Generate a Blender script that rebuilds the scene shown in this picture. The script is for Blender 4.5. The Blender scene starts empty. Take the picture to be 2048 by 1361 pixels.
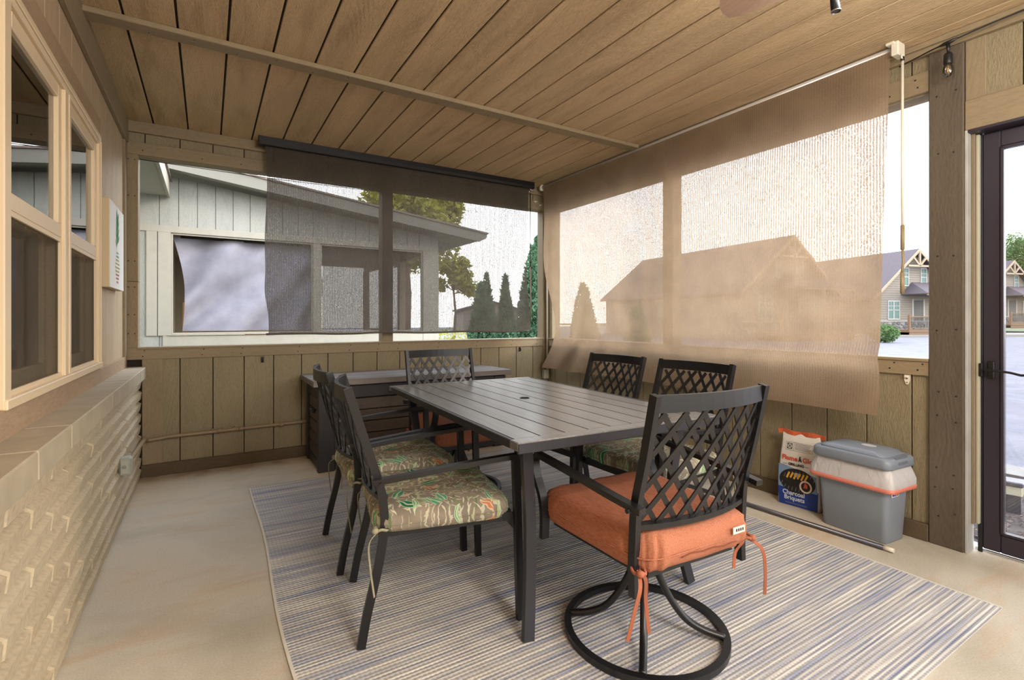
import bpy, bmesh, math, random
from mathutils import Vector, Matrix, noise
random.seed(7)
S = bpy.context.scene
C = S.collection
PI = math.pi
R = math.radians

# ------------------------------------------------------------------ camera, sky, sun, fill lights, exposure
cd = bpy.data.cameras.new('camera')
cd.sensor_width = 36.0
cd.lens = 996.46 / 2048 * 36
cd.shift_y = -42.5 / 2048
cd.clip_start = 0.05
cd.clip_end = 400
cam = bpy.data.objects.new('camera', cd)
cam.location = (0.4841, -4.2902, 1.1017)
cam.rotation_euler = (R(90), 0, R(-31.4227))
C.objects.link(cam)
S.camera = cam

S.view_settings.view_transform = 'Standard'
S.view_settings.look = 'None'
S.view_settings.exposure = 0.5
S.view_settings.gamma = 1.0
S.view_settings.use_curve_mapping = False

w = bpy.data.worlds.new('hazy_sky')
S.world = w
w.use_nodes = True
wt = w.node_tree
bg = wt.nodes['Background']
tc = wt.nodes.new('ShaderNodeTexCoord')
sx = wt.nodes.new('ShaderNodeSeparateXYZ')
cr = wt.nodes.new('ShaderNodeValToRGB')
wt.links.new(tc.outputs['Generated'], sx.inputs[0])
wt.links.new(sx.outputs['Z'], cr.inputs[0])
wt.links.new(cr.outputs[0], bg.inputs['Color'])
cr.color_ramp.elements[0].position = 0.0
cr.color_ramp.elements[0].color = (1.0, 0.985, 0.95, 1)
cr.color_ramp.elements[1].position = 0.7
cr.color_ramp.elements[1].color = (0.78, 0.88, 1.0, 1)
bg.inputs['Strength'].default_value = 4.2

sd = bpy.data.lights.new('low_sun', 'SUN')
sd.energy = 1.2
sd.angle = R(12)
sd.color = (1.0, 0.86, 0.68)
sun = bpy.data.objects.new('low_sun', sd)
sun.rotation_euler = Vector((-0.62, 0.52, -0.26)).to_track_quat('-Z', 'Y').to_euler()
sun.location = (20, -15, 12)
C.objects.link(sun)

# two added fill lights, unseen: under the fan and behind the camera
def lamp(name, loc, e, col, rad):
    l = bpy.data.lights.new(name, 'POINT'); l.energy = e; l.color = col; l.shadow_soft_size = rad
    o = bpy.data.objects.new(name, l); o.location = loc; C.objects.link(o)
lamp('fan_fill_light', (2.33, -3.64, 2.12), 14, (1.0, 0.95, 0.88), 0.07)
lamp('rear_fill_light', (1.35, -5.3, 2.15), 140, (1.0, 0.94, 0.86), 0.38)

# ------------------------------------------------------------------ helpers
def tag(o, label=None, cat=None, group=None, kind=None):
    if label: o['label'] = label
    if cat: o['category'] = cat
    if group: o['group'] = group
    if kind: o['kind'] = kind
    return o

def thing(name, label=None, cat=None, loc=(0, 0, 0), rz=0, group=None, kind=None, parent=None):
    o = bpy.data.objects.new(name, None)
    o.empty_display_size = 0.1
    C.objects.link(o)
    o.location = loc
    o.rotation_euler = (0, 0, rz)
    if parent: o.parent = parent
    return tag(o, label, cat, group, kind)

def put(name, me, mat=None, parent=None, loc=(0, 0, 0), rot=(0, 0, 0), kind=None):
    if mat is not None and len(me.materials) == 0: me.materials.append(mat)
    o = bpy.data.objects.new(name, me)
    C.objects.link(o)
    o.location = loc
    o.rotation_euler = rot
    if parent: o.parent = parent
    if kind: o['kind'] = kind
    return o

def fin(bm, name, smooth=False):
    me = bpy.data.meshes.new(name)
    bmesh.ops.recalc_face_normals(bm, faces=bm.faces[:])
    if smooth:
        for f in bm.faces: f.smooth = True
    bm.to_mesh(me); bm.free()
    if smooth == 'auto':
        pass
    return me

def bobj(name, bm, mat, parent=None, loc=(0, 0, 0), rot=(0, 0, 0), smooth=False, kind=None):
    return put(name, fin(bm, name, smooth), mat, parent, loc, rot, kind)

def abox(bm, x0, x1, y0, y1, z0, z1, bev=0.0):
    b2 = bmesh.new()
    bmesh.ops.create_cube(b2, size=1)
    bmesh.ops.scale(b2, vec=(abs(x1-x0), abs(y1-y0), abs(z1-z0)), verts=b2.verts)
    bmesh.ops.translate(b2, vec=((x0+x1)/2, (y0+y1)/2, (z0+z1)/2), verts=b2.verts)
    if bev > 0:
        bmesh.ops.bevel(b2, geom=b2.edges[:], offset=bev, segments=1, affect='EDGES')
    merge(bm, b2)

def merge(bm, b2):
    me = bpy.data.meshes.new('tmp'); b2.to_mesh(me); b2.free()
    bm.from_mesh(me); bpy.data.meshes.remove(me)

CACHE = {}
def box(name, x0, x1, y0, y1, z0, z1, mat, parent=None, bev=0.0, kind=None):
    """a box object with its origin at its centre; alike boxes share one mesh"""
    d = (round(abs(x1-x0), 4), round(abs(y1-y0), 4), round(abs(z1-z0), 4), bev, mat.name)
    if d not in CACHE:
        bm = bmesh.new()
        abox(bm, -d[0]/2, d[0]/2, -d[1]/2, d[1]/2, -d[2]/2, d[2]/2, bev)
        CACHE[d] = fin(bm, name); CACHE[d].materials.append(mat)
    return put(name, CACHE[d], None, parent, ((x0+x1)/2, (y0+y1)/2, (z0+z1)/2), kind=kind)

def sweep(bm, pts, w_, h_, side, closed=False):
    """rectangular bar w_ (along side) x h_ along a polyline"""
    sides = [Vector(q).normalized() for q in side] if hasattr(side[0], '__len__') else None
    side = None if sides else Vector(side).normalized()
    rings = []
    n = len(pts)
    P = [Vector(p) for p in pts]
    for i in range(n):
        if closed: t = (P[(i+1) % n]-P[i-1])
        else: t = P[min(i+1, n-1)]-P[max(i-1, 0)]
        t.normalize()
        sd_ = sides[i] if sides else side
        s = sd_ - t*sd_.dot(t)
        if s.length < 1e-4: s = t.orthogonal()
        s.normalize()
        nn = t.cross(s)
        rings.append([bm.verts.new(P[i]+s*a*w_/2+nn*b*h_/2) for a, b in ((-1, -1), (1, -1), (1, 1), (-1, 1))])
    for i in range(n if closed else n-1):
        a, b = rings[i], rings[(i+1) % n]
        for k in range(4):
            bm.faces.new((a[k], a[(k+1) % 4], b[(k+1) % 4], b[k]))
    if not closed:
        bm.faces.new(rings[0][::-1]); bm.faces.new(rings[-1])

def tube(bm, pts, r, seg=10, closed=False, rs=None):
    P = [Vector(p) for p in pts]; n = len(P); rings = []
    prev = None
    for i in range(n):
        t = (P[(i+1) % n]-P[i-1]) if closed else P[min(i+1, n-1)]-P[max(i-1, 0)]
        t.normalize()
        if prev is None: s = t.orthogonal().normalized()
        else:
            s = prev-t*prev.dot(t)
            s = s.normalized() if s.length > 1e-5 else t.orthogonal().normalized()
        prev = s
        u = t.cross(s)
        rr = rs[i] if rs else r
        rings.append([bm.verts.new(P[i]+(s*math.cos(2*PI*k/seg)+u*math.sin(2*PI*k/seg))*rr) for k in range(seg)])
    for i in range(n if closed else n-1):
        a, b = rings[i], rings[(i+1) % n]
        for k in range(seg):
            f = bm.faces.new((a[k], a[(k+1) % seg], b[(k+1) % seg], b[k])); f.smooth = True
    if not closed:
        bm.faces.new(rings[0][::-1]); bm.faces.new(rings[-1])

def cyl(bm, p0, p1, r, seg=14): tube(bm, [p0, p1], r, seg)

def lathe(bm, prof, seg=24, cap=True):
    rings = [[bm.verts.new((r*math.cos(2*PI*k/seg), r*math.sin(2*PI*k/seg), z)) for k in range(seg)] for r, z in prof]
    for a, b in zip(rings, rings[1:]):
        for k in range(seg):
            f = bm.faces.new((a[k], a[(k+1) % seg], b[(k+1) % seg], b[k])); f.smooth = True
    if cap:
        bm.faces.new(rings[0][::-1]); bm.faces.new(rings[-1])

def prism(bm, poly, axis, a0, a1):
    """extrude a 2D polygon along axis: 'y' -> poly is (x,z); 'x' -> (y,z); 'z' -> (x,y)"""
    def P(u, v, a):
        return {'y': (u, a, v), 'x': (a, u, v), 'z': (u, v, a)}[axis]
    A = [bm.verts.new(P(u, v, a0)) for u, v in poly]
    B = [bm.verts.new(P(u, v, a1)) for u, v in poly]
    n = len(poly)
    bm.faces.new(A); bm.faces.new(B[::-1])
    for i in range(n): bm.faces.new((A[i], A[(i+1) % n], B[(i+1) % n], B[i]))

def catmull(pts, n=8):
    P = [Vector(p) for p in pts]; out = []
    for i in range(len(P)-1):
        p0, p1, p2, p3 = P[max(i-1, 0)], P[i], P[i+1], P[min(i+2, len(P)-1)]
        for k in range(n):
            t = k/n
            out.append(0.5*((2*p1)+(-p0+p2)*t+(2*p0-5*p1+4*p2-p3)*t*t+(-p0+3*p1-3*p2+p3)*t**3))
    out.append(P[-1]); return out

# ------------------------------------------------------------------ materials
def lin(r, g, b):
    f = lambda c: ((c/255+0.055)/1.055)**2.4 if c/255 > 0.04045 else c/255/12.92
    return (f(r), f(g), f(b), 1)

class NT:
    def __init__(s, name, rough=0.6, metal=0.0, spec=0.5):
        s.m = bpy.data.materials.new(name); s.m.use_nodes = True
        s.t = s.m.node_tree; s.n = s.t.nodes
        s.b = s.n['Principled BSDF']; s.out = s.n['Material Output']
        s.b.inputs['Roughness'].default_value = rough
        s.b.inputs['Metallic'].default_value = metal
        s.b.inputs['Specular IOR Level'].default_value = spec
    def N(s, t, **k):
        n = s.n.new('ShaderNode'+t)
        for a, v in k.items(): setattr(n, a, v)
        return n
    def L(s, a, b): s.t.links.new(a, b)
    def coord(s, kind='Object'):
        if kind == 'World':
            g = s.N('NewGeometry'); return g.outputs['Position']
        return s.N('TexCoord').outputs[kind]
    def map(s, vec, scale=(1, 1, 1), rot=(0, 0, 0), loc=(0, 0, 0)):
        m = s.N('Mapping'); m.inputs['Scale'].default_value = scale
        m.inputs['Rotation'].default_value = rot; m.inputs['Location'].default_value = loc
        s.L(vec, m.inputs[0]); return m.outputs[0]
    def noise(s, vec, sc, det=3, rough=0.5, dist=0.0):
        n = s.N('TexNoise'); n.inputs['Scale'].default_value = sc; n.inputs['Detail'].default_value = det
        n.inputs['Roughness'].default_value = rough; n.inputs['Distortion'].default_value = dist
        s.L(vec, n.inputs['Vector']); return n.outputs['Fac']
    def ramp(s, fac, stops):
        r = s.N('ValToRGB')
        e = r.color_ramp.elements
        while len(e) < len(stops): e.new(0.5)
        for el, (p, c) in zip(e, stops):
            el.position = p; el.color = c if len(c) == 4 else (*c, 1)
        s.L(fac, r.inputs[0]); return r.outputs[0]
    def mix(s, fac, a, b, mode='MIX'):
        m = s.N('Mix', data_type='RGBA', blend_type=mode)
        for sock, v in ((m.inputs[0], fac), (m.inputs[6], a), (m.inputs[7], b)):
            if hasattr(v, 'node'): s.L(v, sock)
            else: sock.default_value = v
        return m.outputs[2]
    def math(s, op, a, b=None, c=None):
        m = s.N('Math', operation=op)
        for i, v in enumerate((a, b, c)):
            if v is None: continue
            if hasattr(v, 'node'): s.L(v, m.inputs[i])
            else: m.inputs[i].default_value = v
        return m.outputs[0]
    def bump(s, h, strength=0.3, dist=0.01, prev=None):
        b = s.N('Bump'); b.inputs['Strength'].default_value = strength; b.inputs['Distance'].default_value = dist
        s.L(h, b.inputs['Height'])
        if prev is not None: s.L(prev, b.inputs['Normal'])
        s.L(b.outputs[0], s.b.inputs['Normal']); return b.outputs[0]
    def color(s, c):
        if hasattr(c, 'node'): s.L(c, s.b.inputs['Base Color'])
        else: s.b.inputs['Base Color'].default_value = c

def plain(name, c, rough=0.5, metal=0.0, spec=0.5, var=0.0, bump=0.0, bsc=200):
    M = NT(name, rough, metal, spec)
    if var > 0:
        v = M.noise(M.coord('World'), 9, 4)
        M.color(M.ramp(v, [(0.3, tuple(x*(1-var) for x in c[:3])), (0.7, tuple(min(1, x*(1+var)) for x in c[:3]))]))
    else: M.color(c)
    if bump > 0: M.bump(M.noise(M.coord('World'), bsc, 2), bump, 0.002)
    return M.m

def wood(name, c, axis, strength=0.5, var=0.12, rough=0.62, grain=1.0, fine=1.0, spec=0.35, streak=None):
    """rough sawn embossed siding: grain runs along world axis"""
    M = NT(name, rough, 0, spec)
    p = M.coord('World')
    oi = M.N('ObjectInfo')
    add = M.N('VectorMath', operation='MULTIPLY_ADD')
    cmb = M.N('CombineXYZ')
    for i in range(3): M.L(oi.outputs['Random'], cmb.inputs[i])
    M.L(cmb.outputs[0], add.inputs[0]); add.inputs[1].default_value = (37, 53, 71); M.L(p, add.inputs[2])
    along = {'X': (0.16, 1, 1), 'Y': (1, 0.16, 1), 'Z': (1, 1, 0.16)}[axis]
    q = M.map(add.outputs[0], along)
    # cathedral rings
    big = M.noise(q, 3.2*grain, 2, 0.5, 0.3)
    rings = M.math('SINE', M.math('MULTIPLY', big, 190))
    mask = M.ramp(M.noise(M.map(add.outputs[0], tuple(a*1.0 for a in along)), 5.5, 2), [(0.42, (0, 0, 0)), (0.62, (1, 1, 1))])
    fn = M.noise(M.map(add.outputs[0], {'X': (.3, 1, 1), 'Y': (1, .3, 1), 'Z': (1, 1, .3)}[axis]), 150*fine, 2, 0.6)
    rl = M.math('MULTIPLY', M.math('MULTIPLY', rings, mask), 0.16)
    h = M.math('ADD', rl, M.math('MULTIPLY', fn, 1.3))
    M.bump(h, strength, 0.004)
    v = M.noise(M.map(add.outputs[0], along), 7, 4, 0.6)
    lo = tuple(x*(1-var) for x in c[:3]); hi = tuple(min(1, x*(1+var)) for x in c[:3])
    col = M.ramp(v, [(0.3, lo), (0.7, hi)])
    dk = M.ramp(h, [(0.40, (0.80, 0.78, 0.75)), (0.75, (1, 1, 1))])
    col = M.mix(0.6, col, dk, 'MULTIPLY')
    if streak:
        sn = M.ramp(M.noise(M.map(add.outputs[0], along), 11, 3), [(0.56, (0, 0, 0)), (0.72, (1, 1, 1))])
        col = M.mix(M.math('MULTIPLY', sn, 0.45), col, streak)
    M.color(col)
    return M.m

TAUPE = lin(139, 127, 101)
TAUPE2 = lin(142, 126, 100)
m_sidZ = wood('taupe_siding_upright_grain', TAUPE, 'Z', 0.8, var=.06)
m_sidY = wood('taupe_ceiling_plank', lin(194, 168, 134), 'Y', 0.8, var=0.16, streak=lin(150, 126, 98))
m_sidLeft = wood('warm_lit_siding_upright_grain', lin(184, 162, 134), 'Z', 0.4, 0.06)  # lighter copy of the siding; warm light on this wall put into colour
m_brdX = wood('taupe_board_grain_x', TAUPE2, 'X', 0.25, 0.08, fine=.7)
m_brdY = wood('taupe_board_grain_y', TAUPE2, 'Y', 0.25, 0.08, fine=.7)
m_brdZ = wood('taupe_board_grain_z', TAUPE2, 'Z', 0.25, 0.08, fine=.7)
m_postZ = wood('backlit_post', lin(90, 80, 67), 'Z', 0.45, 0.15, grain=1.3, fine=.6)  # base colour darkened to stand in for the post being backlit
m_core = plain('dark_joint_backing', lin(44, 36, 27), 0.9)
m_white_sid = wood('pale_grey_siding', lin(166, 166, 160), 'Z', 0.35, 0.05)
m_white_brd = plain('pale_trim_board', lin(168, 162, 150), 0.6, var=0.05, bump=0.2)
m_cream = plain('cream_vinyl_window', lin(226, 205, 172), 0.38, spec=0.5)
m_base = wood('dark_stained_baseboard', lin(92, 78, 60), 'X', 0.25, 0.1, fine=.7)
m_nail = plain('dark_nail_head', lin(40, 34, 30), 0.6)
m_black = plain('satin_black_metal', lin(19, 19, 22), 0.38, 0.0, 0.6, bump=0.06, bsc=500)
m_blackrod = plain('black_plastic', lin(22, 22, 26), 0.35)
m_chrome = plain('chrome', (0.75, 0.75, 0.78, 1), 0.15, 1.0)
m_greypipe = plain('painted_conduit', lin(140, 122, 94), 0.5)
m_whiteplastic = plain('white_plastic', lin(222, 214, 198), 0.4)
m_tubegrey = plain('pale_aluminium_tube', lin(196, 190, 184), 0.35, 0.3)
m_boxgrey = plain('grey_junction_box', lin(176, 178, 168), 0.45, 0.2)
m_glass_dark = None

def glass(name, tint=(0.9, 0.95, 0.95, 1), trans=0.9):
    M = NT(name, 0.02)
    gl = M.N('BsdfGlossy'); gl.inputs['Roughness'].default_value = 0.015
    tr = M.N('BsdfTransparent'); tr.inputs['Color'].default_value = tint
    fr = M.N('Fresnel'); fr.inputs['IOR'].default_value = 1.7
    mx = M.N('MixShader'); M.L(M.math('ADD', fr.outputs[0], 1-trans-0.03), mx.inputs[0])
    M.L(tr.outputs[0], mx.inputs[1]); M.L(gl.outputs[0], mx.inputs[2]); M.L(mx.outputs[0], M.out.inputs[0])
    return M.m
m_glass = glass('window_glass')
m_doorglass = glass('door_glass', (0.96, 0.96, 0.97, 1), 0.96)

def fabric_screen(name, c, open_, trans=0.5, rib=(0, 0, 0), ribscale=0, weave=340, amp=0.35):
    """open-weave shade cloth: a share of the light passes between the threads, the threads scatter the rest"""
    M = NT(name, 0.9)
    d = M.N('BsdfDiffuse'); tl = M.N('BsdfTranslucent')
    p = M.coord('Object')
    v = M.noise(p, 6, 3)
    col = M.ramp(v, [(0.3, tuple(x*0.88 for x in c[:3])), (0.7, tuple(min(1, x*1.1) for x in c[:3]))])
    M.L(col, d.inputs[0]); M.L(col, tl.inputs[0])
    mx = M.N('MixShader'); mx.inputs[0].default_value = trans
    M.L(d.outputs[0], mx.inputs[1]); M.L(tl.outputs[0], mx.inputs[2])
    tr = M.N('BsdfTransparent')
    m2 = M.N('MixShader')
    nz = M.noise(p, weave, 1)
    wv = M.N('TexWave', wave_type='BANDS', bands_direction='Y' if ribscale > 0 else 'X')
    wv.inputs['Scale'].default_value = abs(ribscale) if ribscale else 30
    wv.inputs['Distortion'].default_value = 0.4
    M.L(p, wv.inputs['Vector'])
    f = M.math('ADD', M.math('MULTIPLY', M.math('SUBTRACT', nz, 0.5), amp*2.2), M.math('MULTIPLY', M.math('SUBTRACT', wv.outputs['Fac'], 0.5), amp*0.35))
    f = M.math('ADD', f, open_)
    cl = M.N('Clamp'); M.L(f, cl.inputs[0])
    M.L(cl.outputs[0], m2.inputs[0]); M.L(mx.outputs[0], m2.inputs[1]); M.L(tr.outputs[0], m2.inputs[2])
    M.L(m2.outputs[0], M.out.inputs[0])
    return M.m
m_tan = fabric_screen('tan_shade_cloth', lin(162, 139, 114), 0.085, 0.44, ribscale=22, amp=0.5)
m_grey = fabric_screen('charcoal_shade_cloth', lin(92, 85, 78), 0.17, 0.4, ribscale=-26, amp=0.6)
m_blueshade = fabric_screen('blue_grey_shade_cloth', lin(168, 166, 180), 0.05, 0.2, ribscale=-30, amp=0.1)
m_insect = fabric_screen('insect_screen_mesh', lin(92, 86, 76), 0.30, 0.2, amp=0.1, weave=400)

def concrete():
    M = NT('porch_concrete', 0.75)
    p = M.coord('World')
    n1 = M.noise(p, 1.3, 5, 0.6, 0.4)
    col = M.ramp(n1, [(0.3, lin(176, 167, 149)), (0.5, lin(199, 191, 175)), (0.68, lin(206, 189, 163))])
    n2 = M.ramp(M.noise(M.map(p, (1, 3, 1)), 2.1, 5, 0.6, 0.5), [(0.52, (0, 0, 0)), (0.72, (1, 1, 1))])
    col = M.mix(M.math('MULTIPLY', n2, 0.4), col, lin(188, 150, 106))
    sp = M.ramp(M.noise(p, 160, 2), [(0.3, (0.86, 0.86, 0.86)), (0.6, (1, 1, 1))])
    col = M.mix(1, col, sp, 'MULTIPLY')
    # rust stain that runs along the foot of the back wall
    sep = M.N('SeparateXYZ'); M.L(p, sep.inputs[0])
    edge = M.ramp(M.math('ADD', M.math('MULTIPLY', sep.outputs[1], -1), M.math('MULTIPLY', M.noise(p, 5, 4), 0.22)), [(0.10, (1, 1, 1)), (0.34, (0, 0, 0))])
    rn = M.ramp(M.noise(p, 9, 5), [(0.35, (0.15, 0.15, 0.15)), (0.6, (1, 1, 1))])
    col = M.mix(M.math('MULTIPLY', M.math('MULTIPLY', edge, rn), 0.75), col, lin(142, 96, 50))
    M.color(col)
    h = M.math('ADD', M.noise(p, 260, 2), M.math('MULTIPLY', M.noise(M.map(p, (1, 14, 1), (0, 0, 0.35)), 25, 2), 0.6))
    M.bump(h, 0.25, 0.003)
    return M.m
m_conc = concrete()

def brickmat():
    M = NT('painted_split_face_brick', 0.8)
    p = M.coord('World')
    oi = M.N('ObjectInfo')
    col = M.ramp(M.noise(p, 70, 2, 0.5), [(0.3, lin(166, 152, 128)), (0.6, lin(188, 174, 148))])
    col = M.mix(0.25, col, M.ramp(oi.outputs['Random'], [(0, lin(160, 142, 112)), (1, lin(206, 194, 168))]))
    M.color(col)
    M.bump(M.noise(p, 160, 2, 0.5), 0.25, 0.003)
    return M.m
m_brick = brickmat()
m_cap = plain('painted_cap_stone', lin(168, 156, 134), 0.75, var=0.10, bump=0.3, bsc=300)
m_mortar = plain('dark_mortar_joint', lin(58, 50, 40), 0.9)

def rugmat():
    M = NT('woven_striped_rug', 0.95, spec=0.15)
    p = M.coord('Object')
    sep = M.N('SeparateXYZ'); M.L(p, sep.inputs[0])
    # rows of yarn, broken into dashes; neighbouring yarns group into tonal bands
    def rows(fx, fy, det, off):
        return M.noise(M.map(p, (fx, fy, 1), loc=(off, off*2, 0)), 1.0, det, 0.6)
    a = rows(1.6, 150, 1, 0)
    b = rows(0.8, 38, 2, 5)
    c = rows(2.2, 9, 2, 9)
    s_ = M.math('ADD', M.math('MULTIPLY', a, 0.62), M.math('ADD', M.math('MULTIPLY', b, 0.42), M.math('MULTIPLY', c, 0.22)))
    s_ = M.math('ADD', s_, -0.13)
    col = M.ramp(s_, [(0.32, lin(132, 140, 164)), (0.43, lin(163, 167, 182)), (0.50, lin(188, 185, 180)), (0.57, lin(207, 203, 196)), (0.68, lin(229, 226, 219))])
    # stitches across every row
    st = M.N('TexWave', wave_type='BANDS', bands_direction='X'); st.inputs['Scale'].default_value = 20
    st.inputs['Distortion'].default_value = 1.6; st.inputs['Detail'].default_value = 1
    M.L(p, st.inputs['Vector'])
    rw = M.N('TexWave', wave_type='BANDS', bands_direction='Y'); rw.inputs['Scale'].default_value = 20
    rw.inputs['Distortion'].default_value = 0.6
    M.L(p, rw.inputs['Vector'])
    hh = M.math('ADD', M.math('MULTIPLY', st.outputs['Fac'], 0.5), rw.outputs['Fac'])
    dk = M.ramp(hh, [(0.15, (0.60, 0.60, 0.64)), (0.75, (1, 1, 1))])
    col = M.mix(0.8, col, dk, 'MULTIPLY')
    M.color(col)
    M.bump(hh, 0.5, 0.004)
    return M.m
m_rug = rugmat()
m_rugedge = plain('rug_binding', lin(212, 206, 194), 0.9, bump=0.5, bsc=400)

def deckmat(name, c, axis):
    return wood(name, c, axis, 0.5, 0.28, rough=0.5, grain=1.2, fine=.8)
m_chestX = deckmat('dark_brown_resin_plank_x', lin(84, 74, 68), 'X')
m_chestY = deckmat('dark_brown_resin_plank_y', lin(84, 74, 68), 'Y')
m_chestF = plain('dark_brown_resin_post', lin(46, 41, 45), 0.5, bump=0.1)
m_chestL = deckmat('grey_brown_resin_lid', lin(116, 109, 106), 'X')

def tabletop():
    M = NT('dark_grey_table_slat', 0.28, 0, 0.55)
    p = M.coord('Object')
    n = M.noise(M.map(p, (1, .08, 1)), 90, 3)
    M.color(M.ramp(n, [(0.3, lin(92, 91, 91)), (0.7, lin(122, 120, 119))]))
    M.bump(M.noise(M.map(p, (1, .1, 1)), 300, 2), 0.15, 0.002)
    return M.m
m_slat = tabletop()
m_tframe = plain('charcoal_table_frame', lin(44, 44, 50), 0.4, 0.0, 0.6, bump=0.08, bsc=500)

def orange():
    M = NT('burnt_orange_cushion_cloth', 0.85, spec=0.2)
    p = M.coord('Object')
    n = M.noise(M.map(p, (6, 60, 60)), 6, 3, 0.7)
    M.color(M.ramp(n, [(0.32, lin(152, 92, 66)), (0.6, lin(178, 116, 90)), (0.75, lin(194, 138, 112))]))
    M.bump(M.math('ADD', M.noise(p, 420, 2), M.math('MULTIPLY', M.noise(p, 9, 2, .5, .6), 2.5)), 0.35, 0.006)
    return M.m
m_orange = orange()
m_ribbon = plain('orange_ribbon', lin(160, 92, 66), 0.8)

def tropical():
    M = NT('tropical_leaf_print_cloth', 0.85, spec=0.2)
    p = M.coord('Object')
    base = M.ramp(M.noise(p, 14, 2), [(0.4, lin(128, 119, 106)), (0.6, lin(148, 137, 122))])
    col = base
    def leaves(col, scale, off, L_, W_, c1, c2, prob, vein):
        q = M.map(p, (1, 1, 1), loc=off)
        nz = M.N('TexNoise'); nz.inputs['Scale'].default_value = scale*1.2; nz.inputs['Detail'].default_value = 1
        M.L(q, nz.inputs['Vector'])
        ad = M.N('VectorMath', operation='MULTIPLY_ADD'); M.L(nz.outputs['Color'], ad.inputs[0])
        ad.inputs[1].default_value = (0.5/scale,)*3; M.L(q, ad.inputs[2])
        vo = M.N('TexVoronoi'); vo.voronoi_dimensions = '2D'; vo.inputs['Scale'].default_value = scale
        M.L(ad.outputs[0], vo.inputs['Vector'])
        sc = M.N('VectorMath', operation='SUBTRACT'); M.L(ad.outputs[0], sc.inputs[0])
        M.L(vo.outputs['Position'], sc.inputs[1])
        sep = M.N('SeparateXYZ'); M.L(sc.outputs[0], sep.inputs[0])
        cs = M.N('SeparateXYZ'); M.L(vo.outputs['Color'], cs.inputs[0])
        ang = M.math('MULTIPLY', cs.outputs[0], 6.28)
        ca, sa = M.math('COSINE', ang), M.math('SINE', ang)
        X, Y = sep.outputs[0], sep.outputs[1]
        u = M.math('ADD', M.math('MULTIPLY', X, ca), M.math('MULTIPLY', Y, sa))
        v = M.math('SUBTRACT', M.math('MULTIPLY', Y, ca), M.math('MULTIPLY', X, sa))
        uu = M.math('DIVIDE', u, L_/scale)
        sh = M.math('MULTIPLY', M.math('SUBTRACT', 1.0, M.math('MULTIPLY', uu, uu)), W_/scale)
        d = M.math('SUBTRACT', sh, M.math('ABSOLUTE', v))
        mask = M.math('GREATER_THAN', d, 0.0)
        on = M.math('LESS_THAN', cs.outputs[1], prob)
        mask = M.math('MULTIPLY', mask, on)
        lc = M.ramp(cs.outputs[2], [(0.2, c1), (0.8, c2)])
        if vein:
            rib = M.math('LESS_THAN', M.math('ABSOLUTE', v), 0.035/scale)
            lc = M.mix(M.math('MULTIPLY', rib, 0.7), lc, lin(214, 216, 180))
            edge = M.math('LESS_THAN', d, 0.04/scale)
            lc = M.mix(M.math('MULTIPLY', edge, 0.6), lc, lin(206, 214, 180))
        return M.mix(mask, col, lc)
    col = leaves(col, 40, (3, 1, 0), 0.62, 0.11, lin(160, 160, 132), lin(194, 192, 166), 0.75, False)
    col = leaves(col, 26, (7, 2, 0), 0.62, 0.14, lin(112, 122, 90), lin(180, 184, 144), 0.7, False)
    col = leaves(col, 36, (1, 6, 0), 0.62, 0.08, lin(208, 204, 182), lin(190, 186, 164), 0.75, False)
    col = leaves(col, 17, (4, 9, 0), 0.50, 0.20, lin(198, 120, 84), lin(218, 160, 130), 0.16, True)
    col = leaves(col, 11, (2, 5, 0), 0.55, 0.20, lin(22, 108, 76), lin(84, 158, 124), 0.34, True)
    col = leaves(col, 15, (8, 3, 0), 0.55, 0.14, lin(60, 140, 106), lin(150, 186, 150), 0.34, True)
    M.color(col)
    M.bump(M.math('ADD', M.noise(p, 380, 2), M.math('MULTIPLY', M.noise(p, 11, 2), 2.5)), 0.3, 0.005)
    return M.m
m_trop = tropical()

# ------------------------------------------------------------------ the setting: porch shell
W = 3.529; ZC = 2.464; G = 0.2032; YB = -6.0
def setting(name): return thing(name, kind='structure')

fl = setting('floor')
bm = bmesh.new(); abox(bm, -0.3, 3.72, YB, 0.14, -0.12, 0.0); bobj('concrete_slab', bm, m_conc, fl)
bm = bmesh.new(); abox(bm, 3.62, 3.74, -4.42, -3.41, -0.11, 0.012, 0.004); bobj('door_threshold', bm, m_chrome, fl)

# ceiling of grooved planks, running away from the camera
cl = setting('ceiling')
bm = bmesh.new(); abox(bm, -0.2, 3.7, YB, 0.14, ZC+0.012, ZC+0.06); bobj('ceiling_backing', bm, m_core, cl)
x = 1.3804-7*G
while x < 3.5:
    a, b = max(x, 0.0), min(x+G, W)
    box('plank', a+0.0052, b-0.0052, YB, 0.0, ZC, ZC+0.012, m_sidY, cl, 0.002)
    x += G
box('batten', 0.0, 3.36, -1.485, -1.395, ZC-0.026, ZC, m_brdX, cl, 0.003)
for i in range(18):
    xx = 0.25+i*0.18
    bm = bmesh.new(); lathe(bm, [(0.0005, -0.0012), (0.0035, -0.001), (0.0035, 0.001)], 8)
    bobj('nail', bm, m_nail, cl, (xx, -1.44+0.02*(-1)**i, ZC-0.026))

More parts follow.
